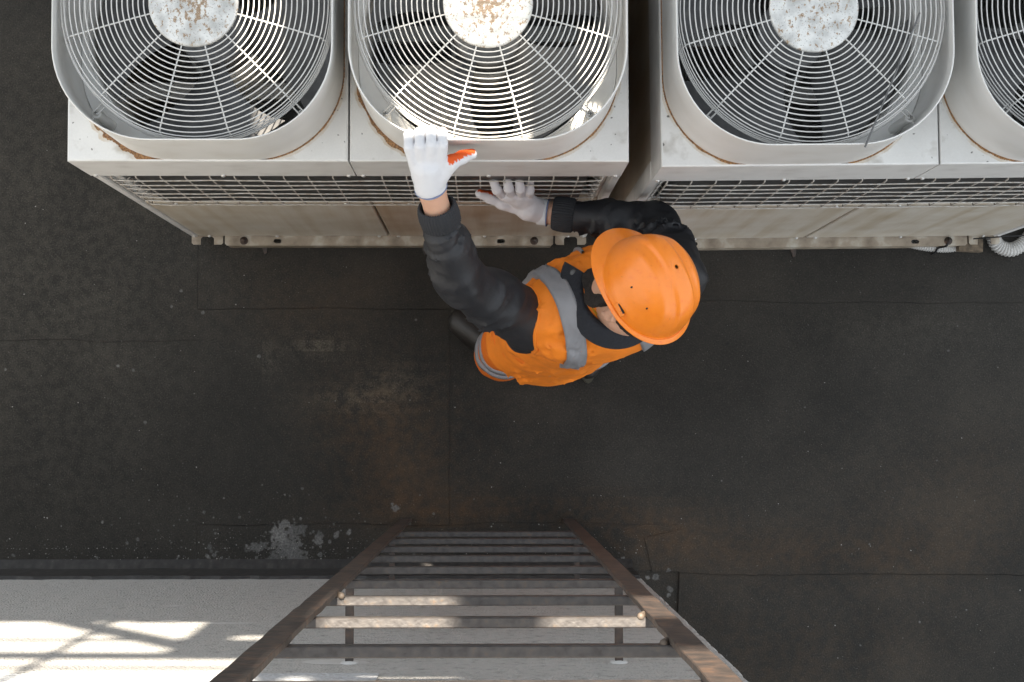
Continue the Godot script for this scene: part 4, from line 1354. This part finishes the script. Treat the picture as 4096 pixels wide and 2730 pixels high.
func person_materials():
	M.orange = cloth(lin(0.86, 0.225, 0.010), 0.7, 401, 0.06)
	M.trouser = cloth(lin(0.80, 0.17, 0.006), 0.75, 403, 0.06)
	M.black = cloth(lin(0.0125, 0.0132, 0.0165), 0.56, 405, 0.05)
	M.knit = cloth(lin(0.022, 0.023, 0.027), 0.9, 407, 0.05)
	M.fleece = cloth(lin(0.017, 0.019, 0.025), 0.95, 409, 0.25)
	M.tape = cloth(lin(0.24, 0.24, 0.255), 0.45, 411, 0.03)
	M.hat = smat(lin(0.86, 0.225, 0.012), 0.42)
	M.hat.clearcoat_enabled = true; M.hat.clearcoat = 0.3; M.hat.clearcoat_roughness = 0.25
	M.hat.albedo_texture = ramp_tex(413, 0.02, [[0.0, Color(0.55, 0.5, 0.5)], [0.06, Color(0.93, 0.9, 0.9)], [0.2, Color(1, 1, 1)], [0.7, Color(0.98, 0.98, 0.98)], [0.86, Color(0.96, 0.86, 0.86)], [1.0, Color(0.92, 0.8, 0.8)]], 512, 6)
	tri(M.hat, 5.0, false)
	M.hat.roughness_texture = ramp_tex(414, 0.03, [[0.0, Color(0.75, 0.75, 0.75)], [0.5, Color(1, 1, 1)], [1.0, Color(0.6, 0.6, 0.6)]], 256, 5)
	M.skin = cloth(lin(0.56, 0.325, 0.225), 0.5, 415, 0.02)
	M.skin.subsurf_scatter_enabled = true; M.skin.subsurf_scatter_strength = 0.15
	M.hair = cloth(lin(0.014, 0.010, 0.008), 0.7, 417, 0.4, 30.0)
	M.shoe = cloth(lin(0.017, 0.014, 0.012), 0.5, 419, 0.05)
	M.sole = smat(lin(0.05, 0.045, 0.03), 0.8)
	M.shirt = cloth(lin(0.5, 0.26, 0.012), 0.85, 421, 0.08)
	var gl := smat(Color.WHITE, 0.85)
	gl.vertex_color_use_as_albedo = true
	tri(gl, 14.0, false); bump(gl, height_tex(423, 0.2, 256, 2), 0.05)
	M.glove = gl
	M.cuffline = smat(lin(0.16, 0.19, 0.30), 0.8)
	M.snap = smat(lin(0.10, 0.10, 0.10), 0.45, 0.6)
	M.eye = smat(lin(0.7, 0.68, 0.65), 0.2)

func build_person():
	var pr := thing("person", "person in orange vest and hard hat reaching up to grip the unit", "person")
	# joints
	var neck := Vector3(0.297, 1.475, -0.277)
	var shL := Vector3(0.098, 1.425, -0.228); var elL := Vector3(-0.058, 1.66, -0.300); var wrL := Vector3(-0.116, 1.862, -0.488)
	var shR := Vector3(0.455, 1.42, -0.325); var elR := Vector3(0.425, 1.205, -0.472); var wrR := Vector3(0.140, 1.172, -0.511)
	var hipL := Vector3(0.115, 0.86, -0.215); var knL := Vector3(0.068, 0.47, -0.207); var anL := Vector3(0.052, 0.09, -0.195)
	var hipR := Vector3(0.275, 0.86, -0.245); var knR := Vector3(0.305, 0.47, -0.240); var anR := Vector3(0.325, 0.09, -0.215)
	var bx := Vector3(0.96, 0, -0.28); var bz := Vector3(0.28, 0, 0.96)
	var BF := Basis(bx, Vector3.UP, bz)
	# head frame: X to the person's right, Y up through the crown, Z to the back of the head
	var F0 := Vector3(-0.40, 0, -0.917); var R0 := Vector3(0.917, 0, -0.40)
	var U := (Vector3.UP * 0.90 + R0 * 0.45 + F0 * 0.10).normalized()
	var Fd := (F0 - U * F0.dot(U)).normalized()
	var HB := Basis(Fd.cross(U), U, -Fd)
	var HO := Vector3(0.338, 1.640, -0.270)
	var H := Transform3D(HB, HO)

	# ---- body (one mesh: trunk, limbs, wrists, neck and head) ----
	var mb := MB.new()
	var f := Field.new(); f.k = 0.04
	f.oval(Vector3(0.272, 1.34, -0.262), Vector3(0.205, 0.98, -0.235), 0.135, 0.125, BF, Vector3(1.1, 1, 0.75))
	f.cap(shL, shR, 0.05)
	f.cap(Vector3(0.195, 0.9, -0.23), Vector3(0.195, 0.86, -0.23), 0.13)
	f.cap(shL, elL, 0.045, 0.030)
	f.cap(shR, elR, 0.045, 0.030)
	f.cap(elL, elL.lerp(wrL, 0.6), 0.030, 0.027); f.cap(elR, elR.lerp(wrR, 0.7), 0.030, 0.027)
	f.cap(hipL, knL, 0.075, 0.055); f.cap(knL, anL, 0.055, 0.04); f.cap(hipR, knR, 0.075, 0.055); f.cap(knR, anR, 0.055, 0.04)
	nets(f, 0.016, mb)
	for a in [[elL, wrL], [elR, wrR]]:
		f = Field.new(); f.k = 0.01
		var ax: Vector3 = (a[1] - a[0]).normalized()
		f.cap(a[0].lerp(a[1], 0.55), a[1] - ax * 0.02, 0.031, 0.0272)
		f.cap(a[1] - ax * 0.03, a[1] + ax * 0.03, 0.0275, 0.026)
		nets(f, 0.006, mb)
	f = Field.new(); f.k = 0.022
	f.oval(H * Vector3(0, 0.045, 0.015), H * Vector3(0, 0.04, 0.0), 0.095, 0.095, HB, Vector3(0.80, 0.98, 1.03))
	f.cap(H * Vector3(0, -0.03, -0.035), H * Vector3(0, -0.078, -0.062), 0.060, 0.034)
	f.cap(H * Vector3(-0.045, -0.005, -0.05), H * Vector3(-0.035, -0.07, -0.045), 0.032, 0.028)
	f.cap(H * Vector3(0.045, -0.005, -0.05), H * Vector3(0.035, -0.07, -0.045), 0.032, 0.028)
	f.cap(H * Vector3(0, -0.06, 0.02), neck + Vector3(-0.003, -0.05, 0.01), 0.057, 0.063)
	nets(f, 0.0055, mb)
	f = Field.new(); f.k = 0.008
	f.cap(H * Vector3(0, 0.012, -0.098), H * Vector3(0, -0.028, -0.118), 0.009, 0.012)
	f.cap(H * Vector3(-0.010, -0.03, -0.108), H * Vector3(0.010, -0.03, -0.108), 0.008)
	f.cap(H * Vector3(-0.018, -0.060, -0.096), H * Vector3(0.018, -0.060, -0.096), 0.007)
	f.cap(H * Vector3(-0.016, -0.070, -0.095), H * Vector3(0.016, -0.070, -0.095), 0.007)
	nets(f, 0.0045, mb)
	for s in [-1.0, 1.0]:
		f = Field.new(); f.k = 0.006
		# ear: rim, lobe and inner fold
		var E := func(y, z, out): return H * Vector3(s * (0.077 + out), y, z)
		f.cap(E.call(0.026, 0.006, 0.006), E.call(0.030, 0.022, 0.012), 0.0055); f.cap(E.call(0.030, 0.022, 0.012), E.call(0.012, 0.034, 0.015), 0.0055)
		f.cap(E.call(0.012, 0.034, 0.015), E.call(-0.012, 0.026, 0.010), 0.0055); f.cap(E.call(-0.012, 0.026, 0.010), E.call(-0.028, 0.010, 0.004), 0.007, 0.0085)
		f.cap(E.call(0.012, 0.018, 0.002), E.call(-0.012, 0.014, 0.001), 0.012, 0.010)
		nets(f, 0.0035, mb)
	part("body", mb.mesh(), M.skin, pr)
	for s in [-1.0, 1.0]:
		mb = MB.new(); lathe(mb, [Vector2(0, -0.011), Vector2(0.008, -0.008), Vector2(0.0115, 0), Vector2(0.008, 0.008), Vector2(0, 0.011)], H * Vector3(s * 0.031, 0.008, -0.088), 12)
		part("eye", mb.mesh(), M.eye, pr)

	# ---- hair and beard ----
	f = Field.new(); f.k = 0.015
	f.nz = noise(431, 1.0, 3); f.nb = Basis.from_scale(Vector3.ONE * 170.0); f.amp = 0.0035
	f.oval(H * Vector3(0, 0.045, 0.022), H * Vector3(0, 0.0, 0.032), 0.086, 0.078, HB, Vector3(0.86, 0.95, 0.95))
	for s in [-1.0, 1.0]:
		f.cap(H * Vector3(s * 0.072, 0.03, -0.012), H * Vector3(s * 0.070, -0.03, -0.022), 0.010, 0.012)
		f.cap(H * Vector3(s * 0.070, -0.03, -0.022), H * Vector3(s * 0.056, -0.078, -0.040), 0.013, 0.018)
		f.cap(H * Vector3(s * 0.056, -0.078, -0.040), H * Vector3(s * 0.022, -0.100, -0.082), 0.020, 0.022)
		f.cap(H * Vector3(s * 0.050, -0.055, -0.062), H * Vector3(s * 0.030, -0.068, -0.088), 0.012, 0.010)
	f.cap(H * Vector3(-0.022, -0.100, -0.082), H * Vector3(0.022, -0.100, -0.082), 0.024)
	f.cap(H * Vector3(-0.022, -0.047, -0.100), H * Vector3(0.022, -0.047, -0.100), 0.006)
	mb = MB.new(); nets(f, 0.0045, mb)
	part("hair_and_beard", mb.mesh(), M.hair, pr)

	# ---- trousers ----
	f = Field.new(); f.k = 0.03
	folds(441, f, Vector3(4, 8, 4), Basis.IDENTITY, 0.010)
	f.oval(Vector3(0.195, 0.98, -0.232), Vector3(0.195, 0.84, -0.23), 0.135, 0.14, BF, Vector3(1.1, 1, 0.82))
	f.cap(hipL, knL, 0.095, 0.072); f.cap(knL, anL + Vector3(0.0, 0.05, 0.004), 0.072, 0.086)
	f.cap(hipR, knR, 0.097, 0.087); f.cap(knR, anR + Vector3(0, 0.06, 0), 0.087, 0.078)
	mb = MB.new(); nets(f, 0.011, mb)
	var trousers := part("trousers", mb.mesh(), M.trouser, pr)
	for y in [0.36, 0.25]:
		for leg in [[knL, anL], [knR, anR]]:
			var c: Vector3 = leg[0].lerp(leg[1], (0.47 - y) / 0.38)
			var path := []
			for i in 12: path.append(c + Vector3(cos(TAU * i / 12) * 0.095, 0.012 * sin(TAU * i / 12), sin(TAU * i / 12) * 0.095))
			part("reflective_band", tape(f, path, 0.036, 0.005, true, 4), M.tape, trousers)

	# ---- shoes ----
	for a in [[anL, Vector3(-0.090, 0.052, -0.318)], [anR, Vector3(0.315, 0.052, -0.415)]]:
		var an: Vector3 = a[0]; var toe: Vector3 = a[1]
		var dr := (toe - an); dr.y = 0; dr = dr.normalized()
		var sd := dr.cross(Vector3.UP)
		var FB := Basis(sd, Vector3.UP, -dr)
		var heel := an - dr * 0.055; heel.y = 0.045
		f = Field.new(); f.k = 0.03
		f.oval(heel, heel + dr * 0.07, 0.044, 0.046, FB, Vector3(0.95, 1.0, 1.0))
		f.oval(heel + dr * 0.08 + Vector3(0, 0.004, 0), toe - dr * 0.035, 0.048, 0.052, FB, Vector3(1.0, 0.85, 1.0))
		f.cap(an + Vector3(0, 0.06, 0), an - Vector3(0, 0.02, 0), 0.052, 0.046)
		f.cap(an + Vector3(0, 0.01, 0) + dr * 0.02, toe - dr * 0.08 + Vector3(0, 0.02, 0), 0.045, 0.04)
		mb = MB.new(); nets(f, 0.008, mb)
		for i in mb.v.size(): mb.v[i].y = maxf(mb.v[i].y, 0.018)
		var shoe := part("shoe", mb.mesh(), M.shoe, pr)
		var poly := PackedVector2Array()
		for i in 28:
			var t := TAU * i / 28
			var q := heel.lerp(toe - dr * 0.035, 0.5) + dr * cos(t) * (0.5 * heel.distance_to(toe) + 0.040) + sd * sin(t) * (0.050 + 0.006 * cos(t)) * (1.0 if absf(cos(t)) < 0.9 else 0.96)
			poly.append(Vector2(q.x, q.z))
		mb = MB.new(); slab(mb, poly, 0.004, 0.026)
		part("sole", mb.mesh(), M.sole, shoe)

	# ---- jacket sleeves ----
	var sleeves := []
	for s in 2:
		var S: Vector3 = [shL, shR][s]; var E2: Vector3 = [elL, elR][s]; var W: Vector3 = [wrL, wrR][s]
		var end := E2.lerp(W, [0.68, 0.80][s])
		var axs := (W - S).normalized()
		f = Field.new(); f.k = 0.035
		var q1 := axs.cross(Vector3.UP).normalized(); var q2 := axs.cross(q1)
		folds(451 + s, f, Vector3(2.6, 2.6, 8.0), Basis(q1, q2, axs), 0.0175)
		f.cap(S, S.lerp(E2, 0.5), 0.072, 0.063); f.cap(S.lerp(E2, 0.5), E2, 0.063, 0.055)
		f.calm = S; f.calm_r = 0.13
		f.cap(E2, E2.lerp(end, 0.5), 0.055, 0.047); f.cap(E2.lerp(end, 0.5), end - (end - E2).normalized() * 0.035, 0.047, 0.040)
		if s == 0: f.cap(S + Vector3(0.03, -0.05, 0.02), S + Vector3(0.0, -0.07, 0.030), 0.062, 0.055)
		mb = MB.new(); nets(f, 0.0068, mb)
		sleeves.append(f)
		var sl := part("jacket_sleeve", mb.mesh(), M.black, pr)
		# ribbed knit cuff
		mb = MB.new()
		var ca := (end - E2).normalized()
		var c1 := ca.cross(Vector3.UP).normalized(); var c2 := ca.cross(c1)
		var rows := []
		var seg := 160
		for q in [[-0.030, 0.036], [-0.024, 0.0425], [-0.005, 0.0440], [0.012, 0.0430], [0.023, 0.0405], [0.027, 0.0375], [0.024, 0.0345], [-0.01, 0.034]]:
			for i in seg:
				var a := TAU * i / seg
				var rr: float = q[1] + 0.0011 * cos(a * 40.0)
				rows.append(end + ca * q[0] + (c1 * cos(a) + c2 * sin(a)) * rr)
		mb.grid(rows, seg, true, 1.0)
		part("knit_cuff", mb.mesh(), M.knit, sl)

	# ---- vest ----
	f = Field.new(); f.k = 0.05
	folds(461, f, Vector3(6.5, 3.2, 6.5), Basis.IDENTITY, 0.009)
	f.oval(Vector3(0.282, 1.36, -0.268), Vector3(0.215, 1.0, -0.238), 0.160, 0.138, BF, Vector3(1.12, 1, 0.88))
	f.oval(Vector3(0.215, 1.0, -0.238), Vector3(0.190, 0.80, -0.228), 0.138, 0.172, BF, Vector3(1.12, 0.8, 0.84))
	f.cap(Vector3(0.165, 1.452, -0.236), Vector3(0.430, 1.445, -0.318), 0.060)
	f.cap(Vector3(0.140, 1.435, -0.235), Vector3(0.165, 1.40, -0.20), 0.062, 0.06)
	f.oval(Vector3(0.158, 1.40, -0.238), Vector3(0.160, 1.31, -0.240), 0.075, 0.085, BF, Vector3(0.75, 1.0, 1.2))
	f.calm = Vector3(0.12, 1.39, -0.235); f.calm_r = 0.115
	f.cap(neck + Vector3(0, -0.03, 0), neck + Vector3(0, -0.06, 0), 0.10)
	mb = MB.new(); nets(f, 0.008, mb)
	var vest := part("vest", mb.mesh(), M.orange, pr)
	# turned hem of the armholes, along the line where sleeve and vest meet
	for w in 2:
		var sf: Field = sleeves[w]
		var c: Vector3 = [Vector3(0.105, 1.38, -0.236), Vector3(0.472, 1.37, -0.332)][w]
		var sl := sf.all(); var vl := f.all()
		var hp := []
		for i in 40:
			var a := TAU * i / 40
			var p := c + bz * cos(a) * 0.085 + Vector3.UP * sin(a) * 0.10
			for z in 14:
				p -= sf.grad(p, sl) * sf.ev(p, sl) * 0.7
				p -= f.grad(p, vl) * f.ev(p, vl) * 0.7
			hp.append(p)
		var sm := []
		for i in 40: sm.append((hp[(i + 39) % 40] + hp[i] * 2.0 + hp[(i + 1) % 40]) / 4.0)
		part("armhole_hem", tube_mesh(sm, 0.0055, 8, true), M.orange, vest)
	var amp0 := f.amp
	for w in [-1.0, 1.0]:
		f.amp = 0.0
		var path := []
		var fl0 := f.all()
		for i in 17:
			var ph := deg_to_rad(lerpf(-35.0, 205.0, i / 16.0))
			var off := lerpf(0.075, 0.135 if ph < PI * 0.5 else 0.100, pow(absf(cos(ph)), 1.5))
			var o: Vector3 = Vector3(0.268, 1.30, -0.262) + bx * w * off
			var dr := (-bz * cos(ph) + Vector3.UP * sin(ph))
			var t := 0.5
			while t > 0.01 and f.ev(o + dr * t, fl0) > 0.0: t -= 0.004
			path.append(o + dr * t)
		f.amp = amp0
		part("reflective_band", tape(f, path, 0.047, 0.0062), M.tape, vest)
	var ring := []
	for i in 13:
		var a := deg_to_rad(lerpf(168.0, 372.0, i / 12.0))
		ring.append(Vector3(0.232, 1.10, -0.245) + BF * Vector3(cos(a) * 0.19, 0, sin(a) * 0.145))
	part("reflective_band", tape(f, ring, 0.047, 0.0062), M.tape, vest)
	# thin piping along the front edge, eyelets
	part("piping", tape(f, [Vector3(0.20, 1.10, -0.42), Vector3(0.205, 1.25, -0.415), Vector3(0.225, 1.38, -0.385), Vector3(0.245, 1.44, -0.35)], 0.006, 0.006, false, 2), M.tape, vest)
	var fl := f.all()
	for p in [Vector3(0.208, 1.38, -0.375), Vector3(0.118, 1.22, -0.38)]:
		var q := f.drop(p, fl); var nn := f.grad(q, fl)
		mb = MB.new()
		var bt := Basis(nn.cross(Vector3.UP).normalized(), nn, nn.cross(Vector3.UP).normalized().cross(nn))
		lathe(mb, [Vector2(0.006, -0.001), Vector2(0.0045, 0.0015), Vector2(0.0, 0.0016)], q, 12, bt * Basis.from_scale(Vector3(0.6, 1, 1.6)))
		part("eyelet", mb.mesh(), M.hole, vest)

	# ---- collar ----
	neck += Vector3(0, 0.038, 0)
	mb = MB.new()
	var cr := []
	var prof := [Vector2(0.064, -0.035), Vector2(0.067, 0.0), Vector2(0.072, 0.024), Vector2(0.079, 0.033), Vector2(0.088, 0.031), Vector2(0.102, 0.017), Vector2(0.117, -0.002), Vector2(0.120, -0.009), Vector2(0.114, -0.013), Vector2(0.095, -0.005)]
	var cn := 56
	for p in prof:
		for i in cn + 1:
			var t := i / float(cn)
			var a := deg_to_rad(lerpf(38.0, 322.0, t))
			var wing := exp(-pow(minf(t, 1.0 - t) / 0.10, 2.0))
			var d := -bz * cos(a) - bx * sin(a)
			var rr: float = p.x * (1.0 + 0.13 * wing * clampf((p.x - 0.07) / 0.05, 0, 1)) * (1.0 + 0.05 * cos(a * 2.0))
			cr.append(neck + d * rr + Vector3(0, p.y + 0.020 * -cos(a) * 0.6 - 0.012 * wing + 0.002 * sin(a * 7.0), 0))
	mb.grid(cr, cn + 1, false, -1.0)
	var col := part("collar", mb.mesh(), M.fleece, pr)
	mb = MB.new()
	lathe(mb, [Vector2(0.0085, 0), Vector2(0.0085, 0.002), Vector2(0.006, 0.004), Vector2(0, 0.0045)], neck + (-bz * cos(0.78) - bx * sin(0.78)) * 0.106 + Vector3(0, -0.004, 0), 14)
	part("snap_button", mb.mesh(), M.snap, col)
	mb = MB.new()
	var sh := []
	for p in [Vector2(0.066, -0.03), Vector2(0.064, 0.015), Vector2(0.060, 0.026), Vector2(0.057, 0.02)]:
		for i in 40:
			var a := TAU * i / 40
			sh.append(neck + Vector3(cos(a) * p.x, p.y, -sin(a) * p.x))
	mb.grid(sh, 40, true, 1.0)
	part("shirt_neckband", mb.mesh(), M.shirt, pr)

	build_gloves(pr, wrL, elL, wrR, elR)
	build_hat(pr, H)

func build_gloves(pr: Node3D, wrL: Vector3, elL: Vector3, wrR: Vector3, elR: Vector3):
	var white := Color(0.60, 0.60, 0.62); var orange := Color(0.62, 0.085, 0.008)
	# left hand hooked over the collar lip
	var f := Field.new(); f.k = 0.006
	f.nz = noise(471, 1.0, 2); f.nb = Basis.from_scale(Vector3.ONE * 40.0); f.amp = 0.0012
	var xs := [-0.0865, -0.1090, -0.1318, -0.1540]
	var hs := [1.938, 1.943, 1.941, 1.934]
	for i in 4:
		var kn := Vector3(xs[i], hs[i] + 0.006, -0.554 + 0.002 * i)
		f.cap(wrL + Vector3((xs[i] + 0.12) * 0.55, 0.012, -0.008), kn, 0.0165, 0.0118)
		var pip := Vector3(xs[i] - 0.001, hs[i] + 0.002, -0.578 + [0.0, -0.003, 0.0, 0.004][i])
	f.cap(wrL + Vector3(0.0, 0.0, 0.008), wrL + Vector3(-0.002, 0.03, -0.025), 0.031, 0.034)
	# thumb
	f.cap(wrL + Vector3(0.018, 0.012, -0.006), Vector3(-0.070, 1.899, -0.523), 0.021, 0.0165)
	f.cap(Vector3(-0.070, 1.899, -0.523), Vector3(-0.046, 1.892, -0.536), 0.0155, 0.0135)
	f.cap(Vector3(-0.046, 1.892, -0.536), Vector3(-0.027, 1.886, -0.5435), 0.0135, 0.0115)
	var mb := MB.new(); nets(f, 0.0034, mb)
	# finger ends inside the collar, separate chains so the fingers stay apart
	for i in 4:
		var g := Field.new(); g.k = 0.003
		var pip := Vector3(xs[i] - 0.001, hs[i] + 0.002, -0.578 + [0.0, -0.003, 0.0, 0.004][i])
		var kn := Vector3(xs[i], hs[i] + 0.006, -0.554 + 0.002 * i)
		g.cap(kn + Vector3(0, -0.003, 0.003), kn, 0.010, 0.0114); g.cap(kn, pip, 0.0114, 0.0112)
		g.cap(pip, pip + Vector3(0, -0.030, -0.006), 0.0116, 0.0108); g.cap(pip + Vector3(0, -0.030, -0.006), pip + Vector3(0, -0.050, 0.0), 0.0112, 0.0098)
		nets(g, 0.0034, mb)
	mb.c.resize(mb.v.size())
	for i in mb.v.size():
		var p := mb.v[i]; var n := mb.n[i]
		var o := p.x > -0.079 and n.dot(Vector3(-0.25, 0.55, -0.8)) > 0.30 + 0.08 * sin(p.x * 900.0) and p.y < 1.925
		if p.z < -0.565 and n.z > 0.35: o = true
		mb.c[i] = orange if o else white
	var gl := part("glove", mb.mesh(), M.glove, pr)
	cuff_edge(wrL, elL, 0.0335, gl)
	# right hand with the fingers through the mesh
	f = Field.new(); f.k = 0.010
	f.nz = noise(472, 1.0, 2); f.nb = Basis.from_scale(Vector3.ONE * 40.0); f.amp = 0.0012
	var kns := [Vector3(0.047, 1.262, -0.540), Vector3(0.068, 1.268, -0.541), Vector3(0.089, 1.260, -0.541), Vector3(0.107, 1.244, -0.540)]
	for i in 4:
		f.cap(wrR + Vector3(-0.018 + 0.004 * i, 0.018 - 0.008 * i, -0.004), kns[i], 0.0175, 0.0135)
	f.cap(wrR + Vector3(0.004, 0, 0), wrR + Vector3(-0.03, 0.022, -0.006), 0.031, 0.033)
	f.cap(wrR + Vector3(-0.03, 0.008, -0.004), Vector3(0.046, 1.212, -0.528), 0.022, 0.018)
	f.cap(Vector3(0.046, 1.212, -0.528), Vector3(0.014, 1.226, -0.539), 0.0155, 0.014)
	f.cap(Vector3(0.014, 1.226, -0.539), Vector3(-0.012, 1.243, -0.546), 0.014, 0.0115)
	mb = MB.new(); nets(f, 0.0034, mb)
	var pips := [Vector3(0.030, 1.300, -0.548), Vector3(0.058, 1.309, -0.550), Vector3(0.086, 1.302, -0.550), Vector3(0.109, 1.279, -0.549)]
	var tips := [Vector3(0.020, 1.319, -0.568), Vector3(0.054, 1.326, -0.572), Vector3(0.083, 1.318, -0.572), Vector3(0.110, 1.294, -0.570)]
	for i in 4:
		var g := Field.new(); g.k = 0.005
		g.cap(kns[i] - Vector3(0, 0.01, 0), pips[i], 0.0135, 0.012); g.cap(pips[i], tips[i], 0.012, 0.0105)
		nets(g, 0.0034, mb)
	mb.c.resize(mb.v.size())
	for i in mb.v.size():
		var p := mb.v[i]; var n := mb.n[i]
		var o := (n.z < -0.6 and n.y < 0.25 and p.x < 0.118) or (p.x < 0.060 and p.y < 1.262 and n.dot(Vector3(0.15, 0.62, -0.77)) > 0.80 + 0.06 * sin(p.x * 900.0)) or (p.x < 0.012 and n.dot(Vector3(-0.4, -0.85, -0.3)) > 0.75) or (p.y > 1.275 and p.x < 0.035 and n.dot(Vector3(-0.8, -0.1, -0.55)) > 0.72)
		mb.c[i] = orange if o else Color(0.60, 0.575, 0.59)
	gl = part("glove", mb.mesh(), M.glove, pr)
	cuff_edge(wrR, elR, 0.0335, gl)

func cuff_edge(w: Vector3, e: Vector3, rr: float, parent: Node):
	var ax := (w - e).normalized()
	var c1 := ax.cross(Vector3.UP).normalized(); var c2 := ax.cross(c1)
	var pts := []
	for i in 40:
		var a := TAU * i / 40
		pts.append(w - ax * 0.018 + (c1 * cos(a) + c2 * sin(a)) * rr * (1.0 + 0.03 * sin(a * 3.0)))
	part("cuff_edge", tube_mesh(pts, 0.0022, 6, true), M.cuffline, parent)
	var mb := MB.new(); var rows := []
	for q in [[-0.018, 0.0335], [-0.006, 0.0340], [0.006, 0.0335]]:
		for i in 40:
			var a := TAU * i / 40
			rows.append(w + ax * q[0] + (c1 * cos(a) + c2 * sin(a)) * (q[1] + 0.0))
	mb.grid(rows, 40, true, 1.0)
	mb.c.resize(mb.v.size()); mb.c.fill(Color(0.60, 0.60, 0.62))
	part("knit_wrist", mb.mesh(), M.glove, parent)

func hat_point(th: float, v: float, inset: float) -> Vector3:
	# th: 0 = front (-z), v: 0 crown .. 1 brim edge
	var fr := cos(th); var sd := sin(th)
	var a := 0.097; var b := 0.113
	var p: Vector3
	var vd := 0.74
	if v <= vd:
		var ph := v / vd * PI * 0.5
		var rr := pow(sin(ph), 0.86); var y := 0.128 * pow(maxf(cos(ph), 0.0), 0.80)
		p = Vector3(sd * a * rr, y, -fr * b * rr)
		# crown ridge and side flutes
		var ax := absf(p.x)
		var along := clampf(1.0 - absf(p.z - 0.01) / 0.115, 0, 1)
		var rise := 0.0065 * (1.0 - smoothstep(0.016, 0.026, ax)) * smoothstep(0.0, 0.35, along)
		rise += 0.0035 * exp(-pow((ax - 0.047) / 0.008, 2.0)) * smoothstep(0.1, 0.5, along) * smoothstep(0.03, 0.06, y)
		rise -= 0.004 * exp(-pow((ax - 0.086) / 0.014, 2.0)) * exp(-pow((p.z - 0.015) / 0.05, 2.0)) * smoothstep(0.02, 0.04, y)
		var nn := Vector3(p.x / (a * a), p.y / (0.128 * 0.128), p.z / (b * b)).normalized()
		p += nn * (rise - inset)
		var fl := 0.007 * pow(smoothstep(0.70, 1.0, v / vd), 2.0) * (0.4 + 0.6 * maxf(fr, 0.0))
		p += Vector3(sd, 0, -fr) * fl
	else:
		var t := (v - vd) / (1.0 - vd)
		var ext := 0.010 + 0.036 * pow(maxf(fr, 0.0), 2.6) + 0.006 * pow(maxf(-fr, 0.0), 3.0)
		var dr := -0.010 * t - 0.026 * t * pow(maxf(fr, 0.0), 1.4) + 0.004 * (1.0 - absf(fr)) * t
		# small rain gutter dip next to the shell
		dr -= 0.003 * sin(minf(t * 3.0, 1.0) * PI) * (1.0 - maxf(fr, 0.0))
		var fl := 0.007 * (0.4 + 0.6 * maxf(fr, 0.0))
		p = Vector3(sd * (a + fl + (ext - fl * 0.6) * t * 0.95), dr, -fr * (b + fl + (ext - fl) * t))
		p.y -= inset
	return p

func build_hat(pr: Node3D, H: Transform3D):
	var T := Transform3D(H.basis, H * Vector3(0, 0.050, 0.004))
	var mb := MB.new()
	var seg := 128; var rows := []
	for i in 47:
		var v := i / 46.0
		for k in seg:
			rows.append(T * hat_point(TAU * k / seg, v, 0.0))
	# rolled brim edge and inner shell
	for q in [0.0012, 0.003]:
		for k in seg: rows.append(T * (hat_point(TAU * k / seg, 1.0, q) + Vector3(sin(TAU * k / seg), 0, -cos(TAU * k / seg)) * (0.001 - absf(q - 0.0012) * 0.4)))
	for i in 20:
		var v := 0.985 - i / 20.0 * 0.98
		for k in seg: rows.append(T * hat_point(TAU * k / seg, v, 0.0035))
	mb.grid(rows, seg, true, -1.0)
	var d := 0.0
	for i in range(seg * 6, seg * 20, 37): d += mb.n[i].dot(mb.v[i] - T.origin)
	if d < 0:
		for i in mb.n.size(): mb.n[i] = -mb.n[i]
		for i in range(0, mb.ix.size(), 3):
			var q := mb.ix[i]; mb.ix[i] = mb.ix[i + 1]; mb.ix[i + 1] = q
	var hat := part("hard_hat", mb.mesh(), M.hat, pr)
	# side accessory slots, vents and a lug
	for s in [-1.0, 1.0]:
		var c := T * Vector3(s * 0.0995, 0.010, 0.022)
		mb = MB.new()
		cbox(mb, Vector3(-0.002, -0.005, -0.016), Vector3(0.002, 0.010, 0.016), 0.0015)
		var o := part("slot_rim", mb.mesh(), M.hat, hat); o.transform = Transform3D(T.basis * Basis(Vector3.BACK, s * 0.12), c)
		mb = MB.new()
		cbox(mb, Vector3(-0.0025, 0.0095, -0.012), Vector3(0.0025, 0.0112, 0.012), 0.0004)
		var o2 := part("slot", mb.mesh(), M.hole, o)
		for q in [[-0.005, 0.50], [0.052, 0.50]]:
			var th := atan2(s * 0.09, -q[0]); var p0 := hat_point(th, q[1], 0.0)
			var p1 := hat_point(th + 0.03, q[1], 0.0); var p2 := hat_point(th, q[1] + 0.02, 0.0)
			var nn := (p1 - p0).cross(p2 - p0).normalized()
			if nn.dot(p0) < 0: nn = -nn
			mb = MB.new()
			var xx := (p2 - p0).normalized()
			lathe(mb, [Vector2(0.0028, -0.001), Vector2(0.0025, 0.0004), Vector2(0, 0.0005)], Vector3.ZERO, 12, Basis(xx, nn, xx.cross(nn)) * Basis.from_scale(Vector3(1.25, 1, 0.8)))
			var vent := part("vent_hole", mb.mesh(), M.hole, hat); vent.transform = Transform3D(T.basis, T * p0)
